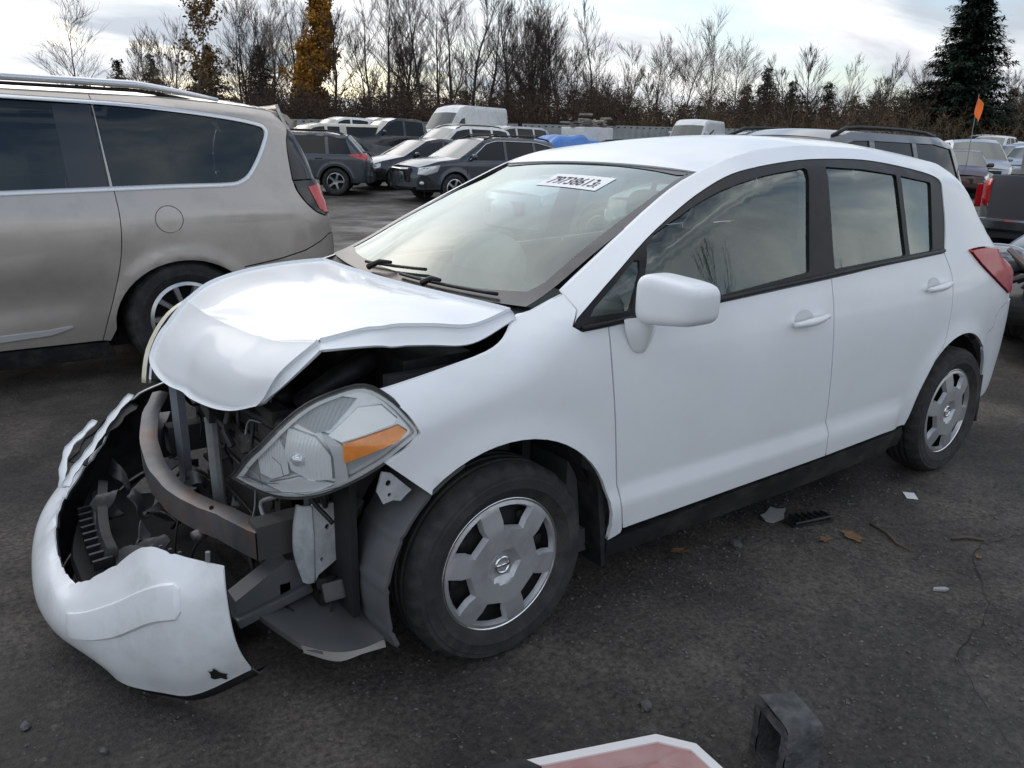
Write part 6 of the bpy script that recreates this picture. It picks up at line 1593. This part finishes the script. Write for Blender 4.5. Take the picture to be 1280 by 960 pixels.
for (x, y, s, lab) in ((.194, -1.234, .022, 'grey angular stone between the tail lamp and the hatchback sill'), (1.153, -.768, .028, 'flat grey stone lying under the hatchback sill'), (-1.187, -.38, .016, 'small stone in front of the hanging bumper'), (-1.041, -.591, .012, 'tiny stone under the tip of the hanging bumper'), (1.363, -1.477, .010, 'small pale chip beyond the twig'), (1.365, -.871, .012, 'dark stone beside the black plastic fragment'), (2.95, -1.15, .013, 'small stone on the asphalt beside the rear wheel')):
    V, F = rock_mesh(g, s); o = obj('stone', V, F, STONE, None, False, (x, y, ground_z(x, y) + s * .35)); o.rotation_euler = (0, 0, g.uniform(0, 6)); tag(o, lab, 'stone', 'stones on the asphalt')
def flake(name, x, y, poly, m, label, cat, rz=0, th=.004, tilt=0.0, group=None):
    o = MB().prism(poly, 'z', 0, th).build(name, m, None, False, (x, y, ground_z(x, y) + .003)); o.rotation_euler = (tilt, 0, rz)
    return tag(o, label, cat, group)
flake('plastic_shard', 1.514, -.68, [(-.08, -.02), (-.01, -.045), (.03, -.03), (.085, -.02), (.05, .01), (.045, .035), (-.03, .03), (-.06, .04), (-.09, .005)], mat('pale_shard', (.30, .31, .31), .5), 'pale flat plastic shard under the hatchback sill', 'shard', .3, .006, .12)
frag = tag(empty('plastic_fragment', (1.58, -.80, ground_z(1.58, -.8)), R(-20)), 'broken black ribbed plastic fragment beside the pale shard', 'fragment')
MB().prism([(-.10, -.04), (.10, -.03), (.11, .035), (-.06, .045), (-.11, .01)], 'z', .004, .012).build('plate', BLACK_PLASTIC, frag)
for k in range(6): MB().box((-.07 + .03 * k, 0, .022), (.006, .06, .022), Matrix.Rotation(R(12), 3, 'Z')).build('rib', BLACK_PLASTIC, frag)
MB().tube([(-.09, -.035, .018), (.10, -.028, .03)], .006, 6).build('edge_bead', BLACK_PLASTIC, frag)
LEAFB = mat('fallen_leaf', (.17, .095, .045), .8, var=.3, vscale=25)
def leaf(x, y, s, lab, rz):
    P = [(s * (.9 + .25 * math.sin(5 * a)) * math.cos(a), s * .6 * (.9 + .25 * math.sin(5 * a)) * math.sin(a), .004 + .25 * s * abs(math.cos(2 * a)) * .3) for a in np.linspace(0, 2 * math.pi, 15)[:-1]]
    o = obj('fallen_leaf', P + [(0, 0, .003)], [(i, (i + 1) % 14, 14) for i in range(14)], LEAFB, None, False, (x, y, ground_z(x, y) + .002)); o.rotation_euler = (0, 0, rz)
    tag(o, lab, 'leaf', 'fallen leaves on the asphalt')
for i, (x, y, s, lab) in enumerate(((1.49, -.937, .035, 'small brown leaf beside the black plastic fragment'), (1.60, -.985, .055, 'larger tan leaf near the black plastic fragment'), (.932, -.682, .04, 'dark curled leaf under the front door sill'), (1.86, -1.35, .02, 'tiny leaf beyond the twig'), (-.284, -.333, .03, 'leaf lying under the torn splash shield'))): leaf(x, y, s, lab, i * 1.3)
flake('paper_card', 2.185, -.91, [(-.035, -.025), (.035, -.022), (.033, .026), (-.036, .022)], mat('paper_white', (.7, .7, .7), .6), 'small creased white paper card near the rear wheel', 'paper', .7, .0015)
flake('plastic_sliver', 1.541, -.536, [(-.05, -.006), (.05, -.004), (.045, .006), (-.04, .007)], MATS['pale_shard'], 'thin pale sliver under the hatchback sill', 'sliver', .5)
flake('plastic_sliver', 1.484, -1.39, [(-.03, -.008), (.012, -.011), (.03, -.003), (.022, .008), (-.02, .006)], MATS['pale_shard'], 'short white sliver on the open asphalt', 'sliver', -.6, .008)
for (pts, lab) in (([(1.767, -.963), (1.74, -1.05), (1.69, -1.12), (1.676, -1.194)], 'thin brown twig on the asphalt near the black fragment'), ([(1.92, -1.22), (1.98, -1.25), (2.02, -1.30)], 'short brown twig on the open asphalt')):
    MBt = MB().tube([(x - pts[0][0], y - pts[0][1], .006 + .003 * (i % 2)) for i, (x, y) in enumerate(pts)], [.005, .006, .005, .003][:len(pts)], 6)
    tag(MBt.build('twig', mat('twig_wood', (.10, .075, .055), .9), None, True, (pts[0][0], pts[0][1], ground_z(*pts[0]))), lab, 'twig')
# cracks in the asphalt
CR = mat('crack_dark', (.012, .011, .010), .95)
def crack(pts, w, lab):
    V = []; n = 0; C = cr([(x, y, 0) for x, y in pts], 10); gg = random.Random(int(pts[0][0] * 100))
    for i, p in enumerate(C):
        t = C[min(i + 1, len(C) - 1)] - C[max(i - 1, 0)]; t = t / max(1e-6, np.linalg.norm(t)); nn = np.array((-t[1], t[0], 0)); ww = w * gg.uniform(.25, 1.2) * (1 - abs(2 * i / len(C) - 1) ** 3); j = nn * gg.gauss(0, .006)
        for s in (-1, 1):
            q = p + j + nn * s * ww; V.append((q[0], q[1], ground_z(q[0], q[1]) + .004))
    F = [(2 * i, 2 * i + 2, 2 * i + 3, 2 * i + 1) for i in range(len(C) - 1)]
    tag(obj('asphalt_crack', V, F, CR, None, False), kind='structure')
crack([(2.9, -1.45), (2.3, -1.38), (1.9, -1.32), (1.5, -1.55), (1.15, -1.62), (.85, -1.9)], .0018, '')
crack([(1.5, -1.55), (1.3, -1.85), (1.35, -2.2)], .0014, '')
crack([(1.767, -.97), (2.1, -1.15), (2.6, -1.30)], .0014, '')
crack([(-1.7, .2), (-1.5, .9), (-1.6, 1.7), (-1.2, 2.3)], .0018, '')
# dismantled tail lamp and hollow box section lying in front
tl = tag(empty('tail_lamp', (-.10, -1.45, ground_z(-.1, -1.45))), 'dismantled red tail lamp with white rim lying on the asphalt', 'lamp')
RIM = [(-.64, -1.155), (.046, -1.402), (.102, -1.480), (.090, -1.60), (-.20, -1.72), (-.70, -1.52)]
RIM = [(x + .10, y + 1.45) for x, y in RIM]
def lampfn(h0, k): return lambda u, v, o: np.stack([u, v, h0 + o + 0 * u - k * np.hypot(u + .1, v)], 1)
panel('rim', RIM, lampfn(.108, .0), mat('lamp_rim_white', (.72, .70, .69), .35, coat=.4), tl, h=.03, flange=.09, holes=[inset(RIM, .024)])
panel('outer_lens', inset(RIM, .020), lampfn(.103, .0), glass('rose_lens', (.93, .62, .62), .7, haze=.30), tl, h=.06, flange=0)
panel('inner_reflector', inset(RIM, .022), lampfn(.062, .05), mat('rose_reflector', (.55, .20, .21), .3, 0, .4, var=.15, vscale=15), tl, h=.03, flange=.03, holes=[inset(RIM, .085)])
panel('inner_step', inset(RIM, .083), lampfn(.045, .0), mat('pale_rose', (.62, .40, .40), .35, 0, .4), tl, h=.06, flange=.03)
rb = MB().tube([(-.075 + .02, .045, .104), (-.02, -.16, .103)], .004, 6); rb.build('lens_seam', MATS['lamp_rim_white'], tl, True)
cl_ = MB().prism([(-.30, .175), (-.285, .205), (-.17, .165), (-.15, .12), (-.18, .125)], 'z', .085, .112); cl_.build('mounting_clip', BLACK_PLASTIC, tl)
hx = tag(empty('box_section', (.318, -1.577, ground_z(.318, -1.577)), R(-23)), 'short hollow black box section standing on the asphalt beside the tail lamp', 'bracket')
WR = mat('weathered_black', (.045, .047, .050), .75, var=.3, vscale=30, bump=.6, bscale=90, dirt=(.17, .165, .16), dirt_amt=.5, dscale=14)
o_ = [(-.073, .0), (-.073, .155), (-.066, .168), (-.055, .172), (.055, .172), (.066, .168), (.073, .155), (.073, .0)]
i_ = [(-.045, .012), (-.045, .138), (.045, .138), (.045, .012)]
def boxfn(w): return lambda u, v, o: np.stack([w + 0 * u - o, u, v], 1)
V, F = panel_data(o_, boxfn(-.046), h=.02, holes=[i_], flange=0, flip=True)
gg = random.Random(4); V = [np.array(v) + np.array((gg.uniform(-.004, .003), 0, 0)) for v in V]
obj('end_face', V, F, WR, hx, False)
mb = MB(); n = len(o_)
mb.v = [(-.045, a, b) for a, b in o_] + [(.05, a * .98, b * .985) for a, b in o_]; mb.f = [(i, (i + 1) % n, n + (i + 1) % n, n + i)[::-1] for i in range(n)] + [tuple(range(n, 2 * n))]
mb.build('shell', WR, hx, auto=50)
mb = MB(); mb.v = [(-.045, a, b) for a, b in i_] + [(.045, a, b) for a, b in i_]; mb.f = [(i, (i + 1) % 4, 4 + (i + 1) % 4, 4 + i) for i in range(4)] + [(7, 6, 5, 4)]
mb.build('bore', WR, hx)
for o in (hx,): pass
